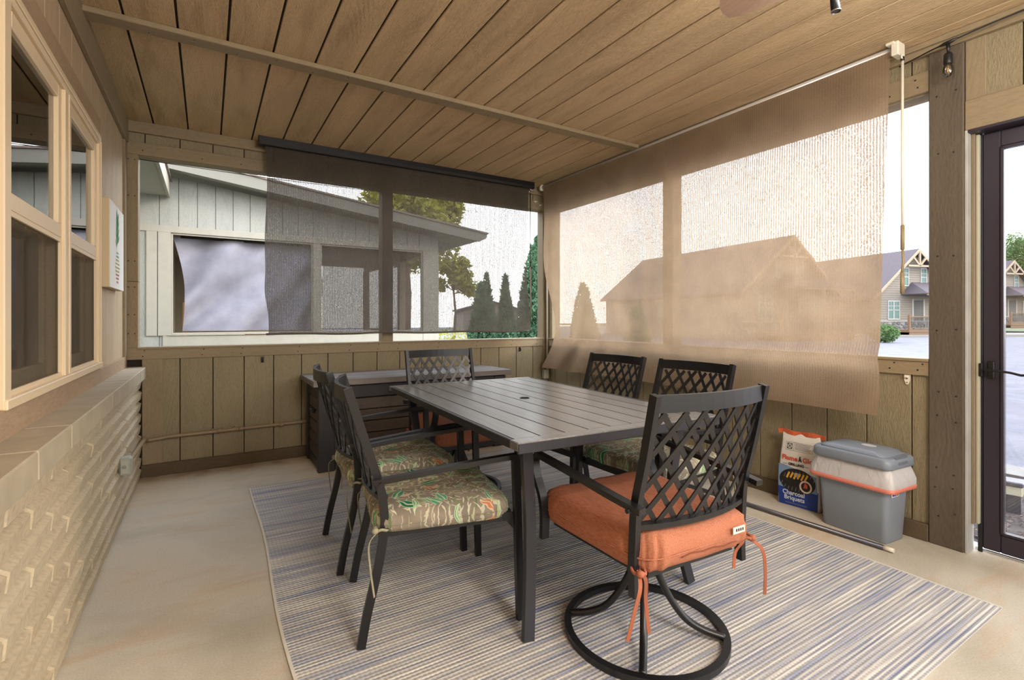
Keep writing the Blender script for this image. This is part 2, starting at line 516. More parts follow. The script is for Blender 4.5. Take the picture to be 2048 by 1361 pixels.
# back wall
wb = setting('wall_back')
bm = bmesh.new()
abox(bm, -0.1, 3.66, 0.022, 0.095, 0, 0.885); abox(bm, -0.1, 3.66, 0.022, 0.095, 2.243, 2.6)
bobj('wall_core', bm, m_core, wb)
def planks_back(z0, z1, xa=0.09, xb=3.515):
    x = 0.3149-2*G
    while x < xb:
        a, b = max(x, xa), min(x+G, xb)
        if b-a > 0.01: box('plank', a+0.003, b-0.003, 0.006, 0.022, z0, z1, m_sidZ, wb, 0.0015)
        x += G
planks_back(0.0, 0.83); planks_back(2.32, 2.40, 0.0)
box('sill_board', 0.0, 3.48, -0.006, 0.02, 0.818, 0.90, m_brdX, wb, 0.002)
box('sill_cap', 0.07, 3.50, -0.014, 0.11, 0.888, 0.903, m_brdX, wb, 0.002)
box('header_board', 0.0, 3.50, -0.006, 0.02, 2.238, 2.3243, m_brdX, wb, 0.002)
box('header_underside', 0.0, 3.55, 0.02, 0.11, 2.235, 2.25, m_brdX, wb, 0.001)
box('ceiling_trim_board', 0.0, 3.5, -0.022, 0.006, 2.388, ZC, m_brdX, wb, 0.002)
box('corner_post', -0.05, 0.074, -0.004, 0.10, 1.36, 2.238, m_brdZ, wb, 0.002)
box('corner_post', -0.05, 0.074, -0.004, 0.10, 0.90, 1.358, m_brdZ, wb, 0.002)
box('corner_post', 3.482, 3.63, -0.004, 0.10, 0.0, 2.45, m_brdZ, wb, 0.002)
box('mullion_post', 1.780, 1.876, -0.004, 0.10, 0.90, 2.238, m_brdZ, wb, 0.002)
box('corner_board', 0.096, 0.215, -0.006, 0.006, 0.085, 0.818, m_brdZ, wb, 0.002)
box('baseboard', 0.09, 3.51, -0.020, 0.006, 0.0, 0.085, m_base, wb, 0.003)

# right wall
wr = setting('wall_right')
bm = bmesh.new()
abox(bm, 3.552, 3.625, -3.27, 0.02, 0, 0.885); abox(bm, 3.552, 3.625, YB, 0.02, 2.243, 2.6)
abox(bm, 3.552, 3.625, YB, -4.5, 0, 0.885); abox(bm, 3.552, 3.625, -4.5, -3.3, 2.0, 2.3)
bobj('wall_core', bm, m_core, wr)
def planks_right(z0, z1, ya, yb):
    y = -3.189-16*G
    while y < yb:
        a, b = max(y, ya), min(y+G, yb)
        if b-a > 0.01: box('plank', 3.536, 3.552, a+0.003, b-0.003, z0, z1, m_sidZ, wr, 0.0015)
        y += G
planks_right(0.0, 0.83, -3.265, -0.02); planks_right(2.32, 2.41, -3.265, -0.02)
planks_right(2.115, 2.41, -4.45, -3.40); planks_right(0.0, 0.83, YB, -4.54); planks_right(2.32, 2.41, YB, -4.54)
for ya, yb in ((-3.265, -0.004), (YB, -4.54)):
    box('sill_board', 3.520, 3.55, ya, yb, 0.818, 0.893, m_brdY, wr, 0.002)
    box('sill_cap', 3.512, 3.65, ya, yb, 0.888, 0.903, m_brdY, wr, 0.002)
    box('header_board', 3.520, 3.55, ya, yb, 2.228, 2.33, m_brdY, wr, 0.002)
    box('header_underside', 3.55, 3.66, ya, yb, 2.222, 2.243, m_brdY, wr, 0.001)
box('ceiling_trim_board', 3.506, 3.536, YB, -0.022, 2.405, ZC, m_brdY, wr, 0.002)
box('quarter_round', 3.484, 3.506, YB, -0.022, 2.436, ZC, m_brdY, wr, 0.005)
box('mullion_post', 3.526, 3.63, -1.672, -1.576, 0.90, 2.238, m_brdZ, wr, 0.002)
box('corner_post', 3.526, 3.63, -0.105, -0.005, 0.90, 2.238, m_brdZ, wr, 0.002)
box('door_post', 3.512, 3.60, -3.400, -3.266, 0.0, 2.405, m_postZ, wr, 0.004)
box('door_post', 3.512, 3.60, -4.54, -4.41, 0.0, 2.405, m_postZ, wr, 0.004)
box('post_flank', 3.600, 3.64, -3.400, -3.27, 0.0, 2.405, m_white_brd, wr, 0.002)
box('door_header', 3.518, 3.60, -4.41, -3.402, 1.985, 2.125, m_brdY, wr, 0.003)
box('siding_batten', 3.526, 3.538, -3.475, -3.402, 2.125, 2.405, m_brdZ, wr, 0.002)
box('baseboard', 3.510, 3.536, -3.264, -0.02, 0.0, 0.085, m_base, wr, 0.003)

# the wall behind the camera
wf = setting('wall_front')
bm = bmesh.new(); abox(bm, -0.1, 3.65, YB-.10, YB, 0, .90); abox(bm, -0.1, 3.65, YB-.10, YB, 2.20, 2.5); abox(bm, -0.1, 1.2, YB-.10, YB, .9, 2.2)
abox(bm, 3.42, 3.65, YB-.10, YB, .9, 2.2); bobj('front_panel', bm, m_sidZ, wf)
box('mullion_post', 2.26, 2.36, YB-.1, YB, .9, 2.2, m_brdZ, wf, .002)
NAIL = None
def nail(parent, loc, axis):
    global NAIL
    if NAIL is None:
        bm = bmesh.new(); lathe(bm, [(0.001, -0.001), (0.0042, -0.0008), (0.0042, 0.001)], 8)
        NAIL = fin(bm, 'nail'); NAIL.materials.append(m_nail)
    rot = {'x': (0, R(90), 0), 'y': (R(-90), 0, 0)}[axis]
    put('nail', NAIL, None, parent, loc, rot)
for z in (1.42, 1.05, 0.75, 0.62, 0.36, 0.30, 0.16, 1.9, 2.2):
    for y in (-3.30, -3.366): nail(wr, (3.511, y+random.uniform(-.008, .008), z+random.uniform(-.02, .02)), 'x')
for y in (-3.10, -3.22, -0.6, -1.6):
    nail(wr, (3.519, y, .845), 'x'); nail(wr, (3.519, y-.02, .875), 'x'); nail(wr, (3.519, y, 2.26), 'x'); nail(wr, (3.519, y+.01, 2.30), 'x')
for x in (0.02, 0.055):
    for z in (1.0, 1.13, 1.32, 1.5, 1.95, 2.2): nail(wb, (x, -0.005, z), 'y')
for x in (0.1, 0.45, 0.7, 1.1, 1.5, 1.74, 1.92, 2.3, 2.7, 3.1, 3.4):
    nail(wb, (x, -0.007, .84), 'y'); nail(wb, (x+.01, -0.007, .88), 'y'); nail(wb, (x, -0.007, 2.27), 'y')

# left wall: siding above a brick veneer
wl = setting('wall_left')
WY0, WY1, WZ0, WZ1 = -2.425, -0.985, 0.852, 2.045     # rough window opening
bm = bmesh.new()
abox(bm, -0.12, -0.017, WY1, 0.1, 0, 2.5); abox(bm, -0.12, -0.017, YB, WY0, 0, 2.5)
abox(bm, -0.12, -0.017, WY0, WY1, 0, WZ0); abox(bm, -0.12, -0.017, WY0, WY1, WZ1, 2.5)
bobj('wall_core', bm, m_core, wl)
y = -0.94-25*G
while y < 0:
    a, b = max(y, YB), min(y+G, 0.0)
    if b <= WY0+0.02 or a >= WY1-0.25:
        a2 = max(a, WY1) if a > WY0 else a
        if a < WY0 < b: pass
        if b-a2 > .01: box('plank', -0.017, -0.001, a2+0.002, b-0.002, 0.80, 2.464, m_sidLeft, wl, 0.001)
        if a < WY1 < b and a > WY0: box('plank', -0.017, -0.001, a+0.002, WY1, 2.04, 2.464, m_sidLeft, wl, 0.001)
    else:
        if a < WY0 < b: box('plank', -0.017, -0.001, a+0.002, WY0, 0.80, 2.04, m_sidLeft, wl, 0.001)
        box('plank', -0.017, -0.001, a+0.002, b-0.002, 2.04, 2.464, m_sidLeft, wl, 0.001)
    y += G
m_warmY = wood('warm_painted_board', lin(164, 140, 114), 'Y', 0.35, 0.10, fine=.7)
box('window_head_board', -0.001, 0.012, -3.4, -0.985, 2.045, 2.13, m_warmY, wl, 0.002)
box('window_foot_board', -0.001, 0.012, YB, -0.985, 0.768, 0.852, m_warmY, wl, 0.002)
box('window_foot_board', -0.001, 0.012, -0.983, 0.0, 0.768, 0.845, m_warmY, wl, 0.002)
box('corner_board', -0.001, 0.014, -0.085, 0.0, 0.845, 2.31, m_brdZ, wl, 0.002)
box('ledger_board', -0.001, 0.022, -2.86, 0.0, 2.310, ZC, m_brdY, wl, 0.003)
box('ledger_board', -0.001, 0.030, YB, -2.862, 2.305, ZC, m_brdY, wl, 0.003)
bm = bmesh.new(); abox(bm, -0.02, 0.046, YB, 0.0, 0, 0.70); bobj('mortar_bed', bm, m_mortar, wl)
# split face bricks: bevelled, uneven faces
CH = 0.0765
def brickmesh(L_, seed):
    rnd = random.Random(seed)
    bm = bmesh.new()
    nY = 6
    rows = []
    for k, (zz, off) in enumerate(((0.004, -0.024), (0.011, -0.002), (0.058, 0.003), (0.0725, -0.019))):
        row = []
        for i in range(nY+1):
            e = 0.009 if i in (0, nY) else 0.0
            yy = -L_/2+0.0025+(L_-0.005)*(0, .018, .27, .5, .73, .982, 1)[i]
            row.append(bm.verts.new((off-e+rnd.uniform(-.0022, .0022), yy, zz-CH/2)))
        rows.append(row)
    back0 = [bm.verts.new((-0.045, v.co.y, 0.003-CH/2)) for v in rows[0]]
    back1 = [bm.verts.new((-0.045, v.co.y, 0.0735-CH/2)) for v in rows[-1]]
    seq = [back0]+rows+[back1]
    for a, b in zip(seq, seq[1:]):
        for i in range(nY): bm.faces.new((a[i], a[i+1], b[i+1], b[i]))
    for i in (0, nY): bm.faces.new([r_[i] for r_ in seq])
    me = fin(bm, 'brick'); me.materials.append(m_brick); return me
BR = [brickmesh(0.398, s) for s in range(6)]
BRs = {}
for c in range(9):
    z = CH*(c+0.5)
    base = -1.32 if c % 2 else -1.118
    j0 = base+4*0.4
    for k in range(-2, 16):
        a, b = j0-0.4*(k+1), j0-0.4*k
        if b < YB or a > -0.0: continue
        a, b = max(a, YB), min(b, -0.004)
        if b-a < 0.05: continue
        if b-a > 0.39: me = BR[random.randrange(6)]
        else:
            key = round(b-a, 3)
            if key not in BRs: BRs[key] = brickmesh(b-a, int(key*1000))
            me = BRs[key]
        put('brick', me, None, wl, (0.090+random.uniform(-.002, .002), (a+b)/2, z))
for k, (a, b) in enumerate(((-.355, 0.0), (-.93, -.358), (-1.45, -.933), (-2.24, -1.453), (-2.60, -2.243), (-3.1, -2.603), (-3.7, -3.103), (-4.3, -3.703), (-5.0, -4.303), (YB, -5.003))):
    box('cap_stone', -0.005, 0.122, a, b-0.002, 0.692, 0.770+random.uniform(-.001, .001), m_cap, wl, 0.004)

# window in the left wall
wn = setting('window_1')
def wpart(name, y0, y1, z0, z1, x0, x1, m=m_cream, bev=0.003): return box(name, x0, x1, y0, y1, z0, z1, m, wn, bev)
fw = 0.055
wpart('window_frame', WY1-fw, WY1, WZ0, WZ1, -0.10, 0.016)
wpart('window_frame', WY0, WY0+fw, WZ0, WZ1, -0.10, 0.016)
wpart('window_frame', WY0+fw, WY1-fw, WZ1-fw, WZ1, -0.10, 0.0155)
wpart('window_frame', WY0+.001, WY1-.001, WZ0-.001, WZ0+0.028, -0.099, 0.022)
wpart('frame_bead', WY0+.034, WY1-.034, WZ1-0.034, WZ1-0.022, 0.014, 0.0208)
wpart('frame_bead', WY1-.034, WY1-.022, WZ0+.03, WZ1-.036, 0.014, 0.021)
wpart('mullion', -1.745, -1.645, WZ0+.028, WZ1-fw, -0.10, 0.015)
wpart('frame_bead', -1.699, -1.691, WZ0+.03, WZ1-fw, 0.014, 0.019)
for (a, b) in ((WY0+fw, -1.745), (-1.645, WY1-fw)):
    st = 0.050
    for n, y0, y1, z0, z1 in (('sash_stile', a, a+st, 1.465, WZ1-fw), ('sash_stile', b-st, b, 1.465, WZ1-fw),
                              ('sash_rail', a+st, b-st, WZ1-fw-st, WZ1-fw), ('meeting_rail', a, b, 1.412, 1.465)):
        wpart(n, y0, y1, z0, z1, -0.030, 0.004)
    bm = bmesh.new(); abox(bm, -0.014, -0.010, a+st, b-st, 1.465, WZ1-fw-st); bobj('upper_pane', bm, m_glass, wn)
    for n, y0, y1, z0, z1 in (('sash_stile', a, a+.04, WZ0+.028, 1.412), ('sash_stile', b-.04, b, WZ0+.028, 1.412),
                              ('sash_rail', a+.04, b-.04, WZ0+.028, WZ0+.085)):
        wpart(n, y0, y1, z0, z1, -0.072, -0.040)
    bm = bmesh.new(); abox(bm, -0.058, -0.054, a+.04, b-.04, WZ0+.085, 1.412); bobj('lower_pane', bm, m_glass, wn)
    for n, y0, y1, z0, z1 in (('screen_rail', a, b, WZ0+.028, WZ0+.044), ('screen_rail', a, b, 1.396, 1.412),
                              ('screen_stile', a, a+.016, WZ0+.044, 1.396), ('screen_stile', b-.016, b, WZ0+.044, 1.396)):
        wpart(n, y0, y1, z0, z1, -0.008, 0.004, bev=0.001)
    bm = bmesh.new()
    v = [bm.verts.new(q) for q in ((-0.004, a+.014, WZ0+.042), (-0.004, b-.014, WZ0+.042), (-0.004, b-.014, 1.398), (-0.004, a+.014, 1.398))]
    bm.faces.new(v); bobj('insect_screen', bm, m_insect, wn)

# the room behind the window: amber boarded wall and ceiling
rm = setting('interior_room')
m_amberZ = wood('amber_varnished_board', lin(150, 96, 34), 'Y', 0.1, 0.25, rough=.4)
m_roomdark = plain('dim_room_plaster', lin(112, 92, 70), 0.9)
for k in range(13):
    box('room_board', -3.0, -2.97, -5.5, 1.4, 0.1+k*.2, 0.296+k*.2, m_amberZ, rm, 0.004)
for k in range(14):
    box('room_board', -3.0+k*.2, -2.804+k*.2, -5.5, 1.4, 2.60, 2.62, m_amberZ, rm, 0.004)
box('room_end', -3.0, -0.12, 1.4, 1.5, 0.0, 2.7, m_roomdark, rm); box('room_end', -3.0, -0.12, -5.6, -5.5, 0.0, 2.7, m_roomdark, rm)
box('room_floor', -3.0, -0.12, -5.5, 1.4, -0.1, 0.02, m_roomdark, rm)

l = bpy.data.lights.new('room_fill_light', 'POINT'); l.energy = 26; l.color = (1, .8, .5); l.shadow_soft_size = .15  # added light, brightens the amber boards behind the window
o = bpy.data.objects.new('room_fill_light', l); o.location = (-1.4, -1.2, 2.2); C.objects.link(o)

# right door: dark storm door and its jamb
dr = setting('door_1')
m_dark = plain('dark_bronze_door_metal', lin(52, 46, 56), 0.35, 0.2, 0.5)
m_jamb = plain('grey_speckled_jamb', lin(166, 164, 160), 0.6, var=0.12)
m_jambt = wood('jamb_board', lin(128, 112, 90), 'Z', 0.15, 0.06)
m_stop = plain('pale_green_grey_stop', lin(170, 168, 148), 0.5)
def dpart(name, x0, x1, y0, y1, z0, z1, m, bev=0.002): return box(name, x0, x1, y0, y1, z0, z1, m, dr, bev)
dpart('jamb', 3.518, 3.60, -3.412, -3.401, 0.0, 1.985, m_jamb)
dpart('door_stop', 3.562, 3.60, -3.425, -3.412, 0.135, 1.985, m_jambt)
dpart('door_stop', 3.578, 3.60, -3.437, -3.425, 0.135, 1.97, m_stop)
dpart('head_jamb', 3.52, 3.645, -4.41, -3.402, 1.973, 1.992, m_dark)
dpart('closer_strip', 3.600, 3.606, -3.443, -3.425, 0.0, 1.985, m_blackrod)
dpart('stile', 3.600, 3.632, -3.505, -3.443, 0.02, 1.972, m_dark, 0.004)
dpart('stile', 3.600, 3.632, -4.41, -4.335, 0.02, 1.972, m_dark, 0.004)
dpart('rail', 3.600, 3.632, -4.335, -3.505, 0.02, 0.105, m_dark, 0.004)
dpart('rail', 3.600, 3.632, -4.335, -3.505, 1.895, 1.972, m_dark, 0.004)
for y0, y1, z0, z1 in ((-3.517, -3.505, .105, 1.895), (-4.335, -4.323, .105, 1.895), (-4.335, -3.505, .105, .117), (-4.335, -3.505, 1.883, 1.895)):
    dpart('glazing_bead', 3.594, 3.628, y0, y1, z0, z1, m_dark, 0.002)
bm = bmesh.new(); abox(bm, 3.614, 3.618, -4.323, -3.517, .117, 1.883); bobj('door_pane', bm, m_doorglass, dr)
h = bmesh.new()
abox(h, 3.588, 3.601, -3.486, -3.462, .822, .905, .003)
cyl(h, (3.59, -3.474, .863), (3.545, -3.474, .863), .007)
tube(h, catmull([(3.549, -3.462, .866), (3.545, -3.50, .864), (3.545, -3.55, .860), (3.543, -3.585, .852), (3.540, -3.603, .856), (3.539, -3.612, .866)], 5), .0055, 8)
hd = bobj('door_handle', h, m_blackrod, dr)
h = bmesh.new(); abox(h, 3.572, 3.60, -3.449, -3.436, .832, .893, .002); bobj('strike_plate', h, m_blackrod, dr)
# electric box with white conduit in the far right corner
t = thing('junction_box', 'small grey electrical box low in the far corner under a white pipe', 'electrical box', (3.49, -0.045, 0))
bm = bmesh.new(); abox(bm, -.034, .028, -.022, .022, .48, .575, .004); bobj('box_body', bm, m_boxgrey, t)
bm = bmesh.new(); abox(bm, -.020, .018, -.027, -.022, .49, .565, .002); bobj('cover_plate', bm, m_boxgrey, t)
bm = bmesh.new(); tube(bm, [(.018, .0, .575), (.018, 0, 2.25)], .0085); bobj('conduit', bm, m_whiteplastic, t)
for z in (.60, 2.22):
    bm = bmesh.new(); tube(bm, [(.018, 0, z-.012), (.018, 0, z+.012)], .013); bobj('coupling', bm, m_whiteplastic, t)
# conduit on the back wall running to a box on the brick
t = thing('wall_conduit', 'tan painted conduit along the back wall bending down to the brick wall', 'pipe', (0, 0, 0))
bm = bmesh.new()
path = catmull([(.125, -.93, .335), (.125, -.30, .305), (.120, -.10, .285), (.128, -.045, .262), (.175, -.030, .262), (.26, -.026, .270)], 8)+[Vector((.6, -.022, .272)), Vector((1.13, -.022, .280)), Vector((3.3, -.022, .30))]
tube(bm, path, .0125, 10); bobj('pipe', bm, m_greypipe, t)
for xx in (.70, .98, .56):
    bm = bmesh.new(); tube(bm, [(xx-.018, -.022, .2735), (xx+.018, -.022, .2745)], .016); bobj('coupling', bm, m_greypipe, t)
    bm = bmesh.new(); abox(bm, xx-.05, xx-.04, -.026, .0, .258, .292, .001); bobj('pipe_strap', bm, m_greypipe, t)
t = thing('outlet_box', 'small pale grey weatherproof outlet box mounted on the painted brick wall', 'electrical box', (0.090, -0.975, 0.325))
bm = bmesh.new(); abox(bm, 0, .048, -.034, .034, -.045, .045, .006); bobj('box_body', bm, m_boxgrey, t)
bm = bmesh.new(); abox(bm, .048, .054, -.030, .030, -.040, .040, .003); bobj('cover_plate', bm, m_boxgrey, t)
bm = bmesh.new(); abox(bm, .006, .042, -.038, -.034, -.036, .036, .002); lathe(bm, [(.0001, 0), (.002, 0)], 6); bobj('side_plate', bm, m_boxgrey, t)
bm = bmesh.new(); tube(bm, [(.022+.008*math.cos(a), -.0385, .008*math.sin(a)) for a in [k*PI/6 for k in range(12)]], .0008, 5, True)
abox(bm, .017, .027, -.0392, -.038, -.0012, .0012); bobj('screw_ring', bm, m_nail, t)

# small hooks
def hook(name, lab, loc, rz, m):
    t = thing(name, lab, 'hook', loc, rz)
    bm = bmesh.new(); abox(bm, -.011, .011, -.004, 0, -.022, .022, .002); bobj('back_plate', bm, m, t)
    bm = bmesh.new(); tube(bm, catmull([(0, -.004, .010), (0, -.016, .012), (0, -.026, .0), (0, -.018, -.014), (0, -.010, -.012)], 5), .004, 8); bobj('hook_arm', bm, m, t)
hook('wall_hook', 'small black hook under the back sill left of the storage chest', (0.846, 0.006, .785), 0, m_blackrod)
hook('wall_hook', 'small black hook under the back sill near the far right corner', (3.20, 0.006, .790), 0, m_blackrod)
t = thing('tie_down_bracket', 'small off-white plastic bracket under the right sill above the grey bin', 'bracket', (3.535, -3.172, .795), R(-90))
bm = bmesh.new()
prism(bm, [(-.013, .022), (.013, .022), (.012, -.008), (.004, -.028), (-.004, -.028), (-.012, -.008)], 'y', -.007, 0); bobj('bracket_plate', bm, m_whiteplastic, t)
bm = bmesh.new(); abox(bm, -.009, .009, -.022, -.007, .006, .020, .003); bobj('bracket_lip', bm, m_whiteplastic, t)
for z in (.002, -.018):
    bm = bmesh.new(); cyl(bm, (0, -.0085, z), (0, -.006, z), .003, 8); bobj('screw', bm, m_nail, t)

# black cord strung under the back header
t = thing('header_cord', 'thin dark cord strung across the left back opening under the header', 'cord')
bm = bmesh.new(); tube(bm, [(.076, .03, 2.215), (.45, .02, 2.206), (.90, .02, 2.200), (1.77, .03, 2.212)], .0025, 6); bobj('cord', bm, m_blackrod, t)

# ------------------------------------------------------------------ roller shades
def sheet(name, nu, nv, fn, mat, parent, thick=0.0):
    bm = bmesh.new()
    g = [[bm.verts.new(fn(i/nu, j/nv)) for i in range(nu+1)] for j in range(nv+1)]
    for j in range(nv):
        for i in range(nu):
            f = bm.faces.new((g[j][i], g[j][i+1], g[j+1][i+1], g[j+1][i])); f.smooth = True
    me = bpy.data.meshes.new(name); bm.to_mesh(me); bm.free()
    return put(name, me, mat, parent)

# back shade: charcoal cloth hanging from a black cassette
t = thing('roller_shade', 'charcoal see-through roller shade in a black cassette on the back wall', 'shade')
bm = bmesh.new(); prism(bm, [(-.165, ZC), (-.165, 2.425), (-.155, 2.405), (-.085, 2.402), (-.085, ZC)], 'x', 0.812, 3.262)
bobj('cassette', bm, m_blackrod, t)
bm = bmesh.new(); abox(bm, .806, .812, -.168, -.082, 2.400, ZC, .002); bobj('end_cap', bm, m_blackrod, t)
bm = bmesh.new(); abox(bm, 3.262, 3.268, -.168, -.082, 2.400, ZC, .002); bobj('end_cap', bm, m_blackrod, t)
def backcloth(u, v):
    z = 2.41-(2.41-.985)*v
    edgeL = 0.853+0.010*math.sin(v*9)+0.018*v-0.022*math.exp(-((v-.78)/.1)**2)
    edgeR = 3.215-0.02*v+.045*v*v+0.012*math.sin(v*7+1)
    x = edgeL+(edgeR-edgeL)*u
    fold = .010*v*math.sin(u*31+3*v)+.007*math.sin(u*63+5*v)*v+.016*noise.noise(Vector((u*7, v*2.5, 3)))
    y = -.118+fold*(0.3+v)-.012*math.exp(-(u/.03)**2)*math.sin(v*8)
    return (x, y, z-.006*u*v+.004*math.sin(u*20)*v*v)
sheet('shade_cloth', 150, 60, backcloth, m_grey, t)
bm = bmesh.new(); tube(bm, [(.86+2.37*k/60, backcloth(k/60, 1)[1], backcloth(k/60, 1)[2]) for k in range(61)], .008, 8)
bobj('hem_bar', bm, plain('charcoal_hem', lin(92, 84, 78), 0.8), t)
bm = bmesh.new(); tube(bm, [(.72, -.118, .985), (.87, -.118, .985)], .004, 6); bobj('hem_rod', bm, m_greypipe, t)
t = thing('shade_wand', 'thin dark crank wand hanging from the right end of the black cassette', 'wand', (3.236, -.135, 0))
bm = bmesh.new(); tube(bm, [(0, 0, 2.36), (.004, 0, 1.70), (.002, 0, 1.62)], .0045, 8); bobj('upper_rod', bm, m_blackrod, t)
bm = bmesh.new(); tube(bm, [(.002, 0, 1.62), (.006, 0, 1.09)], .0065, 8); bobj('lower_grip', bm, m_greypipe, t)
bm = bmesh.new(); tube(bm, catmull([(0, 0, 2.36), (-.012, 0, 2.375), (0, 0, 2.40), (.012, 0, 2.385), (0, 0, 2.36)], 5), .0035, 8); bobj('wand_hook', bm, m_chrome, t)
for i, (xx, zz) in enumerate(((.03, 2.36), (.05, 2.375))):
    bm = bmesh.new(); tube(bm, [(xx-.03, 0, 2.40), (xx, .01, zz)], .002, 6); bobj('hook_wire', bm, m_chrome, t)
for xx, zz in ((3.38, 2.365), (3.44, 2.335)):
    tt = thing('cord_cleat', 'small pale %s cleat in the far right corner near the ceiling' % ('upper' if zz > 2.35 else 'lower'), 'cleat', (xx, -.024 if zz > 2.388 else -.006, zz-.05))
    bm = bmesh.new(); abox(bm, -.008, .008, -.012, 0, -.008, .008, .002); bobj('cleat_base', bm, m_whiteplastic, tt)
    bm = bmesh.new(); cyl(bm, (-.022, -.016, 0), (.022, -.016, .003), .0035, 8); cyl(bm, (0, -.016, 0), (0, -.010, 0), .003, 8); bobj('cleat_arm', bm, m_whiteplastic, tt)

# right shade: tan cloth on a pale tube
t = thing('roller_shade', 'tan see-through roller shade on a pale tube along the right wall', 'shade')
XT = 3.400
bm = bmesh.new(); tube(bm, [(XT, -.115, 2.438), (XT, -3.165, 2.438)], .0185, 18); bobj('roller_tube', bm, m_tubegrey, t)
bm = bmesh.new(); abox(bm, XT-.045, XT+.03, -3.200, -3.168, 2.395, ZC-.001, .004); abox(bm, XT-.055, XT-.02, -3.185, -3.15, 2.45, ZC-.001, .002)
bobj('end_bracket', bm, m_whiteplastic, t)
bm = bmesh.new(); cyl(bm, (XT, -3.165, 2.438), (XT, -3.19, 2.438), .03, 14); bobj('gear_box', bm, m_whiteplastic, t)
bm = bmesh.new(); tube(bm, [(XT-.01+.011*math.cos(a), -3.205, 2.385+.013*math.sin(a)) for a in [k*PI/6 for k in range(12)]], .004, 7, True); bobj('crank_ring', bm, m_whiteplastic, t)
bm = bmesh.new(); cyl(bm, (XT, -.09, 2.438), (XT, -.125, 2.438), .031, 14); abox(bm, XT-.02, XT+.02, -.112, -.098, 2.44, ZC-.001, .002); bobj('end_bracket', bm, m_whiteplastic, t)
def rightcloth(u, v):
    # u: 0 far end .. 1 near end, v: 0 top .. 1 bottom
    z = 2.430-(2.430-.612)*v
    # far edge drifts in, then swings back out at the hem
    f = -.158-.215*math.exp(-((v-.80)/.30)**2)*(v**.6)+.125*max(0, (v-.80)/.2)**1.5
    n = -3.155+.028*v+.050*math.sin(v*PI*1.0)*v*.6
    y = f+(n-f)*u
    bulge = -.035*math.sin(PI*min(1, max(0, (v-.1)/.8)))*math.sin(PI*u)
    folds = .026*math.exp(-(u/.30)**2)*math.sin(u*46+v*11)*v**.7+.022*noise.noise(Vector((u*7, v*2.2, 1)))*v
    folds += -.030*math.exp(-((u-.16-.20*(1-v))/.035)**2)*max(0, v-.45)-.028*math.exp(-((u-.30+.10*(1-v))/.05)**2)*max(0, v-.4)
    sill = (1.1017-z)
    folds += -.030*math.exp(-((z-.90)/.05)**2)*(.4+u)*.6-.045*max(0, .90-z)*(.5+.5*math.sin(u*9+1))
    kick = -.05*(u**4)*(v**6)
    return (XT-.018+bulge+folds+kick, y, z-.004*math.sin(u*14)*v+.012*u**6*v)
sheet('shade_cloth', 170, 90, rightcloth, m_tan, t)
t = thing('shade_wand', 'long pale crank wand hanging at the near end of the tan shade', 'wand', (3.385, -3.205, 0))
bm = bmesh.new(); tube(bm, [(.003, 0, 2.37), (.0, 0, 1.9), (.004, .0, 1.56)], .0065, 8); bobj('upper_rod', bm, m_whiteplastic, t)
m_wood2 = plain('khaki_plastic', lin(150, 132, 100), 0.45)
bm = bmesh.new(); tube(bm, [(.004, 0, 1.56), (.004, 0, 1.44)], .0095, 8); bobj('rod_sleeve', bm, m_wood2, t)
bm = bmesh.new(); tube(bm, [(.004, 0, 1.44), (.010, .0, 1.38), (.0, .0, 1.33)], .006, 8); bobj('crank_elbow', bm, m_wood2, t)
bm = bmesh.new(); tube(bm, [(-.001, 0, 1.33), (.002, 0, 1.225)], .0095, 8); bobj('crank_grip', bm, m_wood2, t)
bm = bmesh.new(); tube(bm, [(.003, 0, 2.365), (.003, 0, 2.385)], .0085, 8); bobj('rod_cap', bm, m_blackrod, t)

# string light with one bulb in view
t = thing('string_light', 'black outdoor string light with one clear bulb beside the door post', 'string light', (3.46, -3.365, 0))
bm = bmesh.new()
tube(bm, catmull([(.0, 3.2-3.0, 2.372), (-.01, .12, 2.382), (-.02, .0, 2.395), (0.0, -.3, 2.425), (.01, -.9, 2.432), (.01, -2.2, 2.43)], 8), .0035, 7); bobj('cable', bm, m_blackrod, t)
bm = bmesh.new(); tube(bm, [(-.02, .035, 2.391), (-.02, .012, 2.394), (-.02, -.012, 2.396), (-.02, -.035, 2.40)], .008, 8, rs=[.004, .009, .009, .004])
tube(bm, [(-.02, 0, 2.394), (-.02, 0, 2.345)], .0055, 8, rs=[.009, .0055]); bobj('cable_tee', bm, m_blackrod, t)
bm = bmesh.new(); lathe(bm, [(.006, 2.348), (.014, 2.344), (.017, 2.335), (.0175, 2.298), (.0155, 2.292)], 16)
bmesh.ops.translate(bm, vec=(-.02, 0, 0), verts=bm.verts); bobj('socket', bm, m_blackrod, t)
bm = bmesh.new(); lathe(bm, [(.012, 2.294), (.016, 2.286), (.0205, 2.270), (.0205, 2.260), (.016, 2.245), (.007, 2.235), (.001, 2.233)], 18)
bmesh.ops.translate(bm, vec=(-.02, 0, 0), verts=bm.verts)
bobj('bulb', bm, glass('clear_bulb_glass', (.97, .95, .9, 1), .86), t)
bm = bmesh.new(); tube(bm, catmull([(-.026, 0, 2.292), (-.029, 0, 2.265), (-.021, 0, 2.252), (-.013, 0, 2.265), (-.016, 0, 2.292)], 5), .0012, 6); bobj('filament', bm, plain('brass_filament', lin(190, 150, 90), .4, .8), t)

